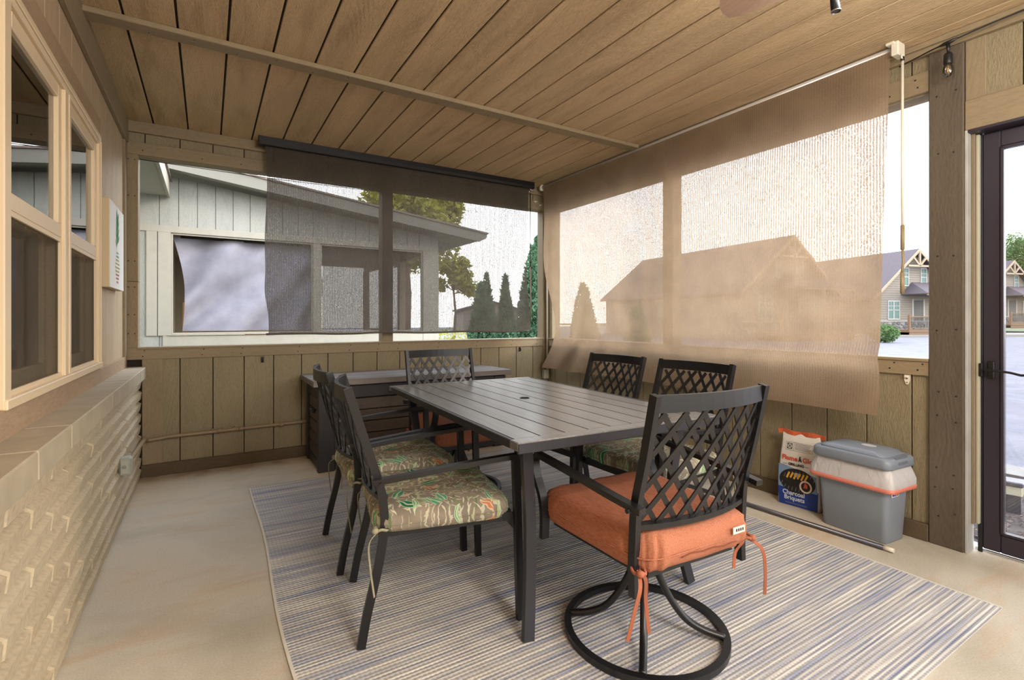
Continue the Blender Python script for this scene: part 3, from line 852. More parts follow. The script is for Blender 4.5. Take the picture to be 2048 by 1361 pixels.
# ceiling fan, only one blade tip in view
t = thing('ceiling_fan', 'ceiling fan with a pale weathered blade reaching into the top of the view', 'fan', (2.33, -3.64, ZC-.006))
m_blade = wood('weathered_grey_blade', lin(168, 138, 118), 'Y', 0.2, 0.2, grain=2, fine=.6)
bm = bmesh.new(); lathe(bm, [(.03, -.001), (.07, -.01), (.06, -.04), (.02, -.05)], 20); bobj('canopy', bm, m_blackrod, t)
bm = bmesh.new(); lathe(bm, [(.012, -.04), (.012, -.14)], 12); bobj('downrod', bm, m_blackrod, t)
bm = bmesh.new(); lathe(bm, [(.03, -.12), (.09, -.14), (.10, -.18), (.09, -.22), (.04, -.24)], 24); bobj('motor_housing', bm, m_blackrod, t)
for a in (110, 350, 230):
    bm = bmesh.new()
    prism(bm, [(.14, -.050), (.20, -.062), (.52, -.068), (.555, -.062), (.570, -.02), (.570, .02), (.555, .062), (.52, .068), (.20, .062), (.14, .050)], 'z', -.206, -.199)
    o = bobj('blade', bm, m_blade, t, rot=(R(5), 0, R(a)))
    bm = bmesh.new(); abox(bm, .07, .19, -.02, .02, -.200, -.194, .002); bobj('blade_iron', bm, m_blackrod, t, rot=(R(5), 0, R(a)))
m_bowl = fabric_screen('added_lamp_glass', (.9, .88, .84, 1), .55, .8, amp=0.0)
bm = bmesh.new(); lathe(bm, [(.05, -.242), (.075, -.25), (.078, -.265), (.065, -.285), (.035, -.298), (.002, -.302)], 28, False); bobj('added_lamp_bowl', bm, m_bowl, t)  # bowl added under the fan for its fill light, out of view
bm = bmesh.new(); tube(bm, [(-.115, .205, -.18), (-.10, .19, -.30), (-.096, .186, -.352)], .0145, 14, rs=[.011, .0125, .0145]); bobj('light_arm', bm, m_blackrod, t)
bm = bmesh.new(); tube(bm, [(-.11, .20, -.20), (-.02, .04, -.19)], .010, 10); bobj('arm_bracket', bm, m_blackrod, t)
bm = bmesh.new(); tube(bm, [(-.096+.0148*math.cos(k*PI/10), .186+.0148*math.sin(k*PI/10), -.352) for k in range(20)], .0016, 6, True); bobj('chrome_rim', bm, m_chrome, t)

t = thing('added_rear_lamp', 'added round flush ceiling lamp, unseen at the rear of the porch behind the viewer', 'lamp', (1.35, -5.3, ZC-.002))  # added fixture for the rear fill light that brightens the porch
bm = bmesh.new(); lathe(bm, [(.14, -.03), (.15, -.02), (.15, 0)], 28); bobj('added_lamp_base', bm, m_blackrod, t)
bm = bmesh.new(); lathe(bm, [(.14, -.03), (.13, -.06), (.08, -.095), (.002, -.11)], 28, False); bobj('added_lamp_dome', bm, m_bowl, t)
# canvas print on the left wall
t = thing('canvas_print', 'white canvas print of a green and red pineapple hanging on the left wall', 'picture', (0.0, -.64, 1.51))
m_canvas = plain('white_canvas', lin(240, 240, 238), 0.8, bump=.1, bsc=600)
m_canvedge = plain('unbleached_canvas_edge', lin(206, 186, 152), 0.85)
bm = bmesh.new(); abox(bm, .004, .036, -.255, .250, -.238, .238, .002); bobj('stretcher_frame', bm, m_canvedge, t)
bm = bmesh.new(); abox(bm, .036, .0385, -.254, .249, -.237, .237, .001); bobj('canvas', bm, m_canvas, t)
m_pg = [plain('pineapple_green_dark', lin(48, 124, 92), .8), plain('pineapple_green', lin(104, 166, 128), .8), plain('pineapple_yellow', lin(196, 188, 120), .8), plain('pineapple_red', lin(190, 84, 92), .8)]
def leafshape(bm, y0, z0, a, L_, w_):
    dy, dz = math.sin(a), math.cos(a)
    pts = [(0, 0), (.35, .5), (.7, .35), (1, 0), (.7, -.35), (.35, -.5)]
    vs = [bm.verts.new((.0392, y0+dy*L_*p+dz*w_*q, z0+dz*L_*p-dy*w_*q)) for p, q in pts]
    bm.faces.new(vs)
gr = [bmesh.new() for _ in range(4)]
for k in range(22):
    a = (k % 5-2)*.45*(1-k/34); leafshape(gr[k % 2], .0+.008*(k % 5-2), .0+.0075*k, a, .075, .020)
for r_ in range(9):
    wdt = .085*math.sin(PI*(r_+1.5)/11)
    for c in range(-3, 4):
        yy = c*.026+(r_ % 2)*.013
        if abs(yy) > wdt: continue
        for s_ in (-1, 1): leafshape(gr[3 if r_ < 3 else (2 if r_ < 7 else 1)], yy, -.205+r_*.021, .65*s_, .020, .007)
for b_, m_, nm in zip(gr, m_pg, ('crown_leaves', 'crown_leaves', 'fruit_scales', 'fruit_base')):
    bobj(nm, b_, m_, t)

# ------------------------------------------------------------------ rug
t = thing('rug', 'large flat woven rug striped in grey-blue, tan and cream under the table', 'rug', (0, 0, 0))
RX0, RX1, RY0, RY1 = 0.722, 3.058, -3.648, -0.655
def rugpt(u, v, z):
    x = RX0+(RX1-RX0)*u; y = RY0+(RY1-RY0)*v
    x += (.010*math.sin(v*11)-.012*math.sin(v*PI))*(1-u)**3
    return (x, y, z)
def rugslab(name, u0, u1, v0, v1, mat, nu, nv, z1=.0065):
    bm = bmesh.new()
    top = [[bm.verts.new(rugpt(u0+(u1-u0)*i/nu, v0+(v1-v0)*j/nv, z1)) for i in range(nu+1)] for j in range(nv+1)]
    bot = [[bm.verts.new(rugpt(u0+(u1-u0)*i/nu, v0+(v1-v0)*j/nv, .0005)) for i in range(nu+1)] for j in range(nv+1)]
    for j in range(nv):
        for i in range(nu): bm.faces.new((top[j][i], top[j][i+1], top[j+1][i+1], top[j+1][i]))
    for i in range(nu):
        bm.faces.new((bot[0][i], bot[0][i+1], top[0][i+1], top[0][i])); bm.faces.new((top[nv][i], top[nv][i+1], bot[nv][i+1], bot[nv][i]))
    for j in range(nv):
        bm.faces.new((bot[j+1][0], bot[j][0], top[j][0], top[j+1][0])); bm.faces.new((top[j+1][nu], top[j][nu], bot[j][nu], bot[j+1][nu]))
    return bobj(name, bm, mat, t)
rugslab('weave', .004, .996, 0, 1, m_rug, 24, 60)
rugslab('edge_binding', 0, .004, 0, 1, m_rugedge, 1, 60, .0072); rugslab('edge_binding', .996, 1, 0, 1, m_rugedge, 1, 60, .0072)

# ------------------------------------------------------------------ storage chest
t = thing('storage_chest', 'dark brown slatted deck box with a grey-brown plank lid by the back wall', 'storage box', (1.93, -.305, 0))
hx, hy = .775, .245
def cbox(n, x0, x1, y0, y1, z0, z1, m, bev=.003, par=None): return box(n, x0, x1, y0, y1, z0, z1, m, par or t, bev)
for sx_ in (-1, 1):
    for sy_ in (-1, 1):
        xa, xb = sorted((sx_*hx, sx_*(hx-.115))); ya, yb = sorted((sy_*hy, sy_*(hy-.06)))
        cbox('corner_post', xa, xb, ya, yb, 0.0, .61, m_chestF, .005)
cbox('inner_shell', -hx+.03, hx-.03, -hy+.03, hy-.03, .02, .60, m_core)
for k in range(5):
    z0 = .075+k*.088
    for s_ in (-1, 1):
        ya, yb = sorted((s_*(hy-.012), s_*(hy-.030))); cbox('front_slat' if s_ < 0 else 'back_slat', -hx+.115, hx-.115, ya, yb, z0, z0+.082, m_chestX)
    for s_ in (-1, 1):
        xa, xb = sorted((s_*(hx-.014), s_*(hx-.030))); cbox('side_slat', xa, xb, -hy+.06, hy-.06, z0, z0+.082, m_chestY)
for s_ in (-1, 1):
    ya, yb = sorted((s_*(hy-.004), s_*(hy-.030))); cbox('bottom_rail', -hx+.115, hx-.115, ya, yb, .012, .072, m_chestF)
    cbox('top_rail', -hx+.115, hx-.115, ya, yb, .518, .61, m_chestF)
    xa, xb = sorted((s_*(hx-.006), s_*(hx-.030))); cbox('side_rail', xa, xb, -hy+.06, hy-.06, .012, .072, m_chestF); cbox('side_rail', xa, xb, -hy+.06, hy-.06, .518, .61, m_chestF)
for s_ in (.27,): cbox('centre_stile', s_-.0-.006, s_+.006, -hy+.008, -hy+.02, .072, .518, m_chestF)
lid = thing('lid', parent=t, loc=(0, 0, 0))
for k in range(4):
    y0 = -.285+k*.1405
    box('lid_plank', -.815, .815, y0, y0+.138, .618, .660, m_chestL, lid, .004)
bm = bmesh.new(); abox(bm, -.07, .07, -.262, -.246, .598, .622, .003); bobj('latch', bm, m_chestF, t)
for sx_ in (-1, 1):
    bm = bmesh.new(); abox(bm, sx_*hx-.012, sx_*hx+.012, -.05, .05, .40, .43, .004); bobj('side_handle', bm, m_chestF, t)

# ------------------------------------------------------------------ table
TZ = .707
t = thing('dining_table', 'dark grey slatted metal patio dining table with an umbrella hole', 'table', (1.832, -2.205, 0), R(-2.6))
TW, TL = .474, .770
bm = bmesh.new(); abox(bm, -TW, TW, -TL, -TL+.055, TZ-.030, TZ, .003); bobj('end_frame', bm, m_slat, t)
bm = bmesh.new(); abox(bm, -TW, TW, TL-.055, TL, TZ-.030, TZ, .003); bobj('end_frame', bm, m_slat, t)
for s_ in (-1, 1):
    a, b = sorted((s_*TW, s_*(TW-.014)))
    bm = bmesh.new(); abox(bm, a, b, -TL+.055, TL-.055, TZ-.030, TZ, .002); bobj('side_frame', bm, m_tframe, t)
for ya_, yb_ in ((-TL-.001, -TL+.012), (TL-.012, TL+.001)):
    bm = bmesh.new(); abox(bm, -TW+.001, TW-.001, ya_, yb_, TZ-.038, TZ-.002, .003); bobj('end_apron', bm, m_tframe, t)
ed = [-TW+.016]+[-.357+.102*i for i in range(8)]+[TW-.016]
for a, b in zip(ed, ed[1:]):
    if a < 0 < b:   # the middle slat carries the umbrella hole
        bm = bmesh.new()
        abox(bm, a+.0022, b-.0022, -TL+.057, -.030, TZ-.008, TZ-.0005, .001); abox(bm, a+.0022, b-.0022, .030, TL-.057, TZ-.008, TZ-.0005, .001)
        # ring of plate round the hole
        n = 24; o_, i_ = [], []
        for k in range(n):
            an = 2*PI*k/n; cx_, cy_ = math.cos(an), math.sin(an)
            sc = min(((b-a)/2-.0022)/abs(cx_) if abs(cx_) > 1e-6 else 9, .030/abs(cy_) if abs(cy_) > 1e-6 else 9)
            o_.append(bm.verts.new(((a+b)/2+cx_*sc, cy_*sc, TZ-.0005))); i_.append(bm.verts.new(((a+b)/2+cx_*.022, cy_*.022, TZ-.0005)))
        for k in range(n): bm.faces.new((o_[k], o_[(k+1) % n], i_[(k+1) % n], i_[k]))
        bobj('slat', bm, m_slat, t)
        bm = bmesh.new(); tube(bm, [((a+b)/2+.023*math.cos(2*PI*k/20), .023*math.sin(2*PI*k/20), TZ) for k in range(20)], .0022, 6, True); bobj('umbrella_ring', bm, m_tframe, t)
    else: box('slat', a+.0028, b-.0028, -TL+.057, TL-.057, TZ-.008, TZ-.0005, m_slat, t, .001)
bm = bmesh.new()
for yy in (-.5, 0.25, .5): abox(bm, -TW+.014, TW-.014, yy-.02, yy+.02, TZ-.034, TZ-.009)
bobj('cross_brace', bm, m_tframe, t)
for sx_ in (-1, 1):
    bm = bmesh.new(); a, b = sorted((sx_*.36, sx_*.385)); abox(bm, a, b, -.66, .66, TZ-.062, TZ-.034, .002); bobj('leg_rail', bm, m_tframe, t)
    for sy_ in (-1, 1):
        bm = bmesh.new()
        d = Vector((sx_*.6, sy_, 0)).normalized()
        path = catmull([(sx_*.375, sy_*.650, TZ-.040), (sx_*.362, sy_*.640, .55), (sx_*.350, sy_*.632, .42), (sx_*.356, sy_*.645, .24), (sx_*.390, sy_*.690, .0085)], 6)
        sweep(bm, path, .040, .022, (1, 0, 0)); bobj('leg', bm, m_tframe, t)

# ------------------------------------------------------------------ chairs
XS = [(.0, 0)]
def chair_parts(t, kind, zt, wr_, zl=.0065):
    """kind 'fixed' (four legs, floral pad) or 'swivel' (ring base, thick orange pad); local +x is the front"""
    fixed = kind == 'fixed'
    hw = wr_/2                       # half outer width of the back
    pw, pd = .020, .028
    y0 = hw-pw/2
    zj = .54
    xj, xt = (-.222, -.325) if fixed else (-.215, -.292)
    lift = zt-.872
    def xb(z): return xj+(xt-xj)*(z-zj)/(.872-zj+lift)
    for s_ in (-1, 1):
        bm = bmesh.new()
        if fixed: pts = [(-.283, s_*y0*1.02, zl+.001), (-.262, s_*y0*1.01, .12), (-.226, s_*y0, .27), (-.208, s_*y0, .39), (-.210, s_*y0, .47), (xj, s_*y0, zj), (xb(.7), s_*y0, .7), (xt, s_*y0, zt)]
        else: pts = [(-.205, s_*y0, .288), (-.203, s_*y0, .38), (-.207, s_*y0, .46), (xj, s_*y0, zj+.02), (xb(.7), s_*y0, .7), (xt, s_*y0, zt)]
        sweep(bm, catmull(pts, 4), pw, pd, (0, 1, 0)); bobj('rear_leg' if fixed else 'back_post', bm, m_black, t)
    # curved rails of the back
    def arc(z, d, n=10, c=.038):
        wi = hw-pw
        return [(xb(z)-c*(1-(yy/wi)**2)+d, yy, z) for yy in [(-wi+2*wi*k/n) for k in range(n+1)]]
    bm = bmesh.new(); sweep(bm, arc(zt-.026, 0), .050, .014, (0, 0, 1)); bobj('top_rail', bm, m_black, t)
    zb = .492
    bm = bmesh.new(); sweep(bm, arc(zb, 0), .016, .030, (0, 0, 1)); bobj('lower_back_rail', bm, m_black, t)
    # lattice: each diagonal bar by itself
    wi = hw-pw; z0, z1 = zb+.006, zt-.050
    cw, chh = .0670, .0950
    slope = chh/cw
    def P(y, z, d): return (xb(z)-.038*(1-(y/wi)**2)+d, y, z)
    for sgn in (1, -1):
        c = -wi*slope-(z1-z0)
        k0 = math.floor(-(wi*slope+(z1-z0))/chh)-1
        for k in range(k0, -k0+2):
            off = (k+.5)*chh
            # z = z0 + sgn*slope*y + off
            ys = []
            for i in range(61):
                y = -wi+2*wi*i/60
                z = z0+sgn*slope*y+off
                if z0-.002 <= z <= z1+.002: ys.append((y, z))
            if len(ys) < 4: continue
            a, b = ys[0], ys[-1]
            n = max(2, int(abs(b[0]-a[0])/.03)+1)
            pts = [P(a[0]+(b[0]-a[0])*i/n, a[1]+(b[1]-a[1])*i/n, .0019*sgn) for i in range(n+1)]
            bm = bmesh.new(); T = Vector((0, 1, sgn*slope)).normalized()
            side = [T.cross(Vector((1, -2*.038*q[1]/wi**2, .30))) for q in pts]
            sweep(bm, pts, .0165, .0045, side); bobj('lattice_bar', bm, m_black, t)
    # arms
    ya = hw+.011; yf = (.272 if fixed else .292)
    for s_ in (-1, 1):
        bm = bmesh.new()
        sweep(bm, catmull([(-.262 if not fixed else -.245, s_*ya, .558), (-.12, s_*(ya+.012), .572), (.05, s_*(yf-.016), .588), (.20, s_*(yf-.010), .600), (.262, s_*(yf-.012), .602)], 4), .028, .018, (0, 1, 0))
        bobj('armrest', bm, m_black, t)
        bm = bmesh.new(); cyl(bm, (-.222, s_*(hw-.004), .552), (-.222, s_*(hw+.034), .552), .0075, 10); bobj('bolt', bm, m_black, t)
        if fixed:
            bm = bmesh.new(); sweep(bm, [(.255, s_*(yf-.016), .600), (.262, s_*(yf-.014), .40), (.272, s_*(yf-.010), zl+.001)], .026, .026, (0, 1, 0)); bobj('front_leg', bm, m_black, t)
            bm = bmesh.new(); prism(bm, [(.248, .395), (.248, .335), (.20, .395)], 'y', *sorted((s_*(yf-.03), s_*(yf-.024)))); bobj('corner_bracket', bm, m_black, t)
        else:
            bm = bmesh.new()
            sweep(bm, catmull([(.250, s_*(yf-.014), .602), (.282, s_*(yf-.014), .575), (.270, s_*(yf-.014), .52), (.232, s_*(yf-.016), .45), (.222, s_*(yf-.018), .38), (.226, s_*(yf-.018), .302)], 6), .030, .020, (0, 1, 0))
            bobj('arm_support', bm, m_black, t)
    # seat frame
    zs = .378 if fixed else .350
    fy = yf-(.045 if fixed else .085); y0 = y0-(.012 if fixed else .05)
    bm = bmesh.new()
    for p, q in (((-.20, -y0), (.245, -fy)), ((-.20, y0), (.245, fy)), ((.238, -fy), (.238, fy)), ((-.20, -y0), (-.20, y0))):
        sweep(bm, [(p[0], p[1], zs), (q[0], q[1], zs)], .022, .034, (q[1]-p[1], -(q[0]-p[0]), 0))
    for k in range(4): sweep(bm, [(-.20, -.15+k*.1, zs+.008), (.238, -.15+k*.1, zs+.008)], .028, .003, (0, 1, 0))
    bobj('seat_frame', bm, m_black, t)

ca_ = math.cos
def cushion(t, x0, x1, wb_, wf_, z0, z1, mat, seed, r=.05, tuft=0.006):
    """rounded pad: superellipse outline, puffed top, pinched edge"""
    rnd = random.Random(seed)
    bm = bmesh.new()
    N = 120
    def outline(a, k):
        ca, sa = math.cos(a), math.sin(a)
        e = 2/7.5
        X = math.copysign(abs(ca)**e, ca); Y = math.copysign(abs(sa)**e, sa)
        x = (x0+x1)/2+(x1-x0)/2*k*X
        wloc = wb_+(wf_-wb_)*((x-x0)/(x1-x0))
        return x, wloc/2*k*Y
    rings = []
    prof = [(0.30, 1.0), (.55, 1.0), (.76, .985), (.89, .93), (.965, .80), (.995, .60), (1.0, .42), (.995, .25), (.97, .09), (.90, 0.0), (.5, 0.0)]
    for k, hz in prof:
        ring = []
        for i in range(N):
            a = 2*PI*i/N
            x, y = outline(a, k)
            wr = noise.noise(Vector((x*9+seed, y*9, hz)))*tuft*(1.2 if .2 < hz < .95 else .7)
            pl = .0022*math.sin(a*34+seed)*(1 if .2 < hz < .98 and k > .9 else 0)
            if tuft > .0075 and ca_(a) < -.55 and .05 < hz < .97 and k > .9:
                pl += .0055*math.sin(y*95+2.5*math.sin(y*31)+hz*2.2)*min(1, (-ca_(a)-.55)*4)
            nx, ny = x-(x0+x1)/2, y
            L_ = math.hypot(nx, ny)+1e-6
            zz = z0+(z1-z0)*hz+wr
            ring.append(bm.verts.new((x+nx/L_*(pl+wr*.6), y+ny/L_*(pl+wr*.6), zz)))
        rings.append(ring)
    for a, b in zip(rings, rings[1:]):
        for i in range(N):
            f = bm.faces.new((a[i], a[(i+1) % N], b[(i+1) % N], b[i])); f.smooth = True
    ct = bm.verts.new(((x0+x1)/2, 0, z1+.001)); cb = bm.verts.new(((x0+x1)/2, 0, z0))
    for i in range(N):
        f = bm.faces.new((ct, rings[0][(i+1) % N], rings[0][i])); f.smooth = True
        bm.faces.new((cb, rings[-1][i], rings[-1][(i+1) % N]))
    o = bobj('cushion', bm, mat, t)
    bm = bmesh.new()
    tube(bm, [Vector((*outline(2*PI*i/N, 1.003), z0+(z1-z0)*.40)) for i in range(N)], .0022, 5, True); bobj('seam_piping', bm, mat, o)
    return o

def ties(cu, x, y, z, mat, L1, L2, seed, out):
    rnd = random.Random(seed)
    for q, (Lq, dx, dy) in enumerate(((L1, -.040, .052*out), (L2, .008, -.036*out))):
        bm = bmesh.new()
        p = catmull([(x, y, z), (x+dx*.7-.012, y+dy*.6, z-Lq*.15), (x+dx, y+dy, z-Lq*.5), (x+dx*.7, y+dy*1.3, z-Lq)], 5)
        sweep(bm, p, .011, .0022, (.4, 1, 0)); bobj('tie', bm, mat, cu)
    bm = bmesh.new()
    tube(bm, [(x+.022*math.cos(a), y+.017*math.sin(a), z+.004*math.sin(3*a)) for a in [k*PI/8 for k in range(16)]], .005, 6, True)
    lathe(bm, [(.001, -.010), (.010, -.006), (.012, 0), (.009, .008), (.001, .010)], 8)
    for v in bm.verts[-40:]: v.co += Vector((x-.020, y+.012*out, z))
    bobj('tie_knot', bm, mat, cu)

m_tie = plain('sage_and_cream_tie', lin(158, 152, 126), .85, var=.3, bump=.4, bsc=90)
def swivel_base(t, rz=0):
    zl = .0065
    bm = bmesh.new(); Rr = .268
    sweep(bm, [(Rr*math.cos(2*PI*k/64), Rr*math.sin(2*PI*k/64), zl+.0135) for k in range(64)], .020, .024, (0, 0, 1), True)
    bobj('base_ring', bm, m_black, t)
    for k in range(4):
        a = PI/4+k*PI/2+rz; ca, sa = math.cos(a), math.sin(a)
        bm = bmesh.new()
        tube(bm, catmull([(ca*r_, sa*r_, z) for r_, z in ((.018, .285), (.045, .215), (.085, .135), (.135, .072), (.195, .040), (.262, .026))], 5), .0125, 10)
        bobj('base_leg', bm, m_black, t)
    bm = bmesh.new(); lathe(bm, [(.022, .215), (.022, .305), (.05, .312), (.05, .322)], 16); bobj('swivel_hub', bm, m_black, t)
    bm = bmesh.new()
    for s_ in (-1, 1):
        sweep(bm, catmull([(-.19, s_*.07, .345), (-.10, s_*.065, .322), (0, s_*.06, .318), (.13, s_*.065, .322), (.235, s_*.07, .345)], 4), .028, .010, (0, 1, 0))
    sweep(bm, [(0, -.09, .312), (0, .09, .312)], .09, .008, (1, 0, 0))
    bobj('rocker_plate', bm, m_black, t)

def fixed_chair(lab, loc, rot, seed, tie_sides=(1, -1)):
    t = thing('patio_chair', lab, 'chair', (*loc, 0), R(rot), 'floral cushioned armchairs along the table sides')
    chair_parts(t, 'fixed', .872, .462)
    cu = cushion(t, -.245, .250, .475, .525, .372, .460, m_trop, seed, tuft=.007)
    for s_ in tie_sides: ties(cu, -.218, s_*.222, .392, m_tie, .19, .15, seed+s_, s_)
    return t
fixed_chair('black lattice-back armchair with leaf-print cushion, nearest one left of the table', (1.238, -2.447), -10.5, 11)
fixed_chair('black lattice-back armchair with leaf-print cushion left of the table, behind the nearest one', (1.262, -1.882), -3.5, 23)
fixed_chair('black lattice-back armchair with leaf-print cushion right of the table, nearer the far corner', (2.375, -1.955), 182.5, 37)
fixed_chair('black lattice-back armchair with leaf-print cushion right of the table, nearer the door', (2.385, -2.535), 181.5, 41)

def swivel_chair(lab, loc, rot, seed, tag_label):
    t = thing('swivel_patio_chair', lab, 'chair', (*loc, 0), R(rot), 'orange cushioned swivel chairs at the table ends')
    chair_parts(t, 'swivel', .889, .495)
    swivel_base(t)
    cu = cushion(t, -.258, .285, .490, .540, .358, .478, m_orange, seed, tuft=.008)
    ties(cu, -.222, .236, .372, m_ribbon, .17, .20, seed, 1); ties(cu, -.222, -.236, .372, m_ribbon, .20, .10, seed+1, -1)
    if tag_label:
        bm = bmesh.new(); abox(bm, -.2690, -.2670, -.175, -.118, .418, .440, .0005); ob = bobj('care_label', bm, m_whiteplastic, cu)
        ob.rotation_euler = (0, 0, R(0))
        bm = bmesh.new()
        for k in range(4): abox(bm, -.2698, -.2689, -.167+k*.010, -.161+k*.010, .425, .434)
        bobj('label_print', bm, m_nail, cu)
        # zip along the back edge
        bm = bmesh.new(); tube(bm, [(-.268-.006*math.cos(k*.16*1.2), -.13+k*.013, .398+.002*math.sin(k)) for k in range(19)], .0018, 5); bobj('zip', bm, plain('rust_zip', lin(120, 52, 24), .7), cu)
    return t
swivel_chair('black swivel armchair with thick orange cushion at the near end of the table', (1.795, -3.038), 87.5, 5, True)
swivel_chair('black swivel armchair with thick orange cushion at the far end by the chest', (1.86, -1.37), -89, 8, False)

# ------------------------------------------------------------------ bin, charcoal bag, pole
m_can = plain('grey_blue_bin_plastic', lin(134, 142, 152), 0.42, bump=.05, bsc=300)
m_lid = plain('grey_lid_plastic', lin(126, 134, 146), 0.40)
def linermat():
    M = NT('thin_white_liner', 0.35)
    M.color(lin(226, 222, 222)); M.b.inputs['Transmission Weight'].default_value = 0.0
    tl = M.N('BsdfTranslucent'); tl.inputs[0].default_value = lin(228, 224, 224)
    mx = M.N('MixShader'); mx.inputs[0].default_value = .3
    M.L(M.b.outputs[0], mx.inputs[1]); M.L(tl.outputs[0], mx.inputs[2]); M.L(mx.outputs[0], M.out.inputs[0])
    M.bump(M.noise(M.map(M.coord('Object'), (1, 1, .5)), 28, 3, .6, .8), .5, .012)
    return M.m
m_liner = linermat()
m_redband = plain('red_drawstring_band', lin(222, 130, 112), 0.45)
t = thing('trash_can', 'grey plastic bin with a white red-banded liner against the right wall', 'trash can', (3.392, -3.024, 0), R(-4))
def rrect(hx_, hy_, r, z, n=6):
    out = []
    for cx_, cy_, a0 in ((hx_-r, hy_-r, 0), (-hx_+r, hy_-r, 90), (-hx_+r, -hy_+r, 180), (hx_-r, -hy_+r, 270)):
        for k in range(n+1):
            a = R(a0+90*k/n); out.append(Vector((cx_+r*math.cos(a), cy_+r*math.sin(a), z)))
    return out
def loft(bm, loops, cap0=True, cap1=True, smooth=True):
    rs = [[bm.verts.new(p) for p in l] for l in loops]; n = len(rs[0])
    for a, b in zip(rs, rs[1:]):
        for k in range(n):
            f = bm.faces.new((a[k], a[(k+1) % n], b[(k+1) % n], b[k])); f.smooth = smooth
    if cap0: bm.faces.new(rs[0][::-1])
    if cap1: bm.faces.new(rs[-1])
bm = bmesh.new(); loft(bm, [rrect(.082, .150, .025, 0), rrect(.086, .154, .025, .006), rrect(.099, .171, .028, .30), rrect(.104, .176, .028, .380)]); bobj('body', bm, m_can, t)
bm = bmesh.new()
loops = []
for z, e in ((.262, .012), (.266, .020), (.285, .022), (.31, .021), (.335, .013), (.360, .006), (.378, .002)):
    l = rrect(.105+e, .175+e*1.1, .030, z, 10)
    for i, p in enumerate(l):
        nz = noise.noise(Vector((p.x*22, p.y*22, z*14)))
        d = Vector((p.x, p.y, 0)).normalized(); l[i] = p+d*nz*.010+Vector((0, 0, nz*.006))
    loops.append(l)
loft(bm, loops, False, False); bobj('bin_liner', bm, m_liner, t)
bm = bmesh.new()
loops = []
for z, e in ((.258, .0135), (.262, .0225), (.279, .0245), (.281, .0215)):
    l = rrect(.105+e, .175+e*1.1, .030, z, 10)
    for i, p in enumerate(l):
        nz = noise.noise(Vector((p.x*22, p.y*22, .27*14))); d = Vector((p.x, p.y, 0)).normalized(); l[i] = p+d*nz*.010+Vector((0, 0, nz*.006))
    loops.append(l)
loft(bm, loops, False, False); bobj('drawstring_band', bm, m_redband, t)
bm = bmesh.new()
loft(bm, [rrect(.124, .186, .035, .372), rrect(.128, .190, .036, .380), rrect(.126, .188, .036, .412), rrect(.115, .178, .034, .424)]); lid = bobj('lid', bm, m_lid, t)
bm = bmesh.new()
loops = []
for k, s_ in ((0, 1.0), (1, .97), (2, .88), (3, .70), (4, .45)):
    loops.append([Vector((p.x*s_, p.y*s_, .424+[0, .006, .016, .022, .026][k]*(1 if p.y*s_ > -.12 else .6))) for p in rrect(.108, .158, .030, 0)])
loft(bm, loops); sw = bobj('lid_flap', bm, m_lid, t)
for p in (): pass
bm = bmesh.new(); lathe(bm, [(.03, .4460), (.03, .4510)], 24)
for v in bm.verts: v.co.x *= .8; v.co.y = v.co.y*1.15-.035
bobj('lid_label', bm, plain('pale_label', lin(206, 206, 206), .5), sw)
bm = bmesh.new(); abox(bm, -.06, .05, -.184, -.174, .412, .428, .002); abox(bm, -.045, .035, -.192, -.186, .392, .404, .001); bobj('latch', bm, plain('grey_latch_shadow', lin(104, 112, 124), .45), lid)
bm = bmesh.new(); abox(bm, -.07, -.005, -.1720, -.1690, .232, .252, .0005); bobj('sticker', bm, plain('blue_white_sticker', lin(214, 210, 222), .5), t)
m_blue = plain('print_blue', lin(26, 58, 138), .55)
m_red = plain('print_red_orange', lin(206, 82, 52), .55)
bm = bmesh.new(); abox(bm, -.062, -.045, -.1730, -.1721, .238, .247); abox(bm, -.040, -.032, -.1730, -.1721, .236, .248); bobj('sticker_print', bm, m_blue, t)
bm = bmesh.new(); abox(bm, -.026, -.012, -.1730, -.1721, .237, .248); bobj('sticker_print', bm, m_red, t)

t = thing('charcoal_bag', 'white paper bag of charcoal briquets with a blue base standing beside the bin', 'bag', (3.462, -2.678, 0), R(-90+5))
t.scale = (1, 1, 1.055)
m_paper = plain('white_paper_sack', lin(214, 208, 198), .7, var=.04, bump=.35, bsc=26)
m_paper2 = plain('grey_paper_sack_side', lin(150, 146, 140), .75)
def baghw(z):  # half width and half depth with height
    k = z/.40
    return .114+.004*math.sin(k*5)-.006*k, .040*(1-k**3)+.004
bm = bmesh.new()
loops = []
for k in range(19):
    z = .40*k/18; a, b = baghw(z); b += .006*math.sin(PI*k/18)
    l = rrect(a, b, min(.018, b*.8), z, 4)
    for i, p in enumerate(l):
        n_ = noise.noise(Vector((p.x*24, p.y*24, z*20))); l[i] = p+Vector((n_*.004 if abs(p.x) > a*.8 else 0, 0, 0))
    loops.append(l)
loft(bm, loops); bobj('sack', bm, m_paper, t)
bm = bmesh.new()
pts = [(-.128+.256*k/12, -.003+.004*math.sin(k*1.3), .402+.003*math.sin(k*.9)) for k in range(13)]
sweep(bm, pts, .024, .009, (0, 0, 1)); bobj('crimped_top', bm, plain('orange_tape', lin(196, 92, 52), .7, bump=.3), t)
def front(z, d=.0): return -(baghw(z)[1]+.006*math.sin(PI*z/.40))-.0012-d
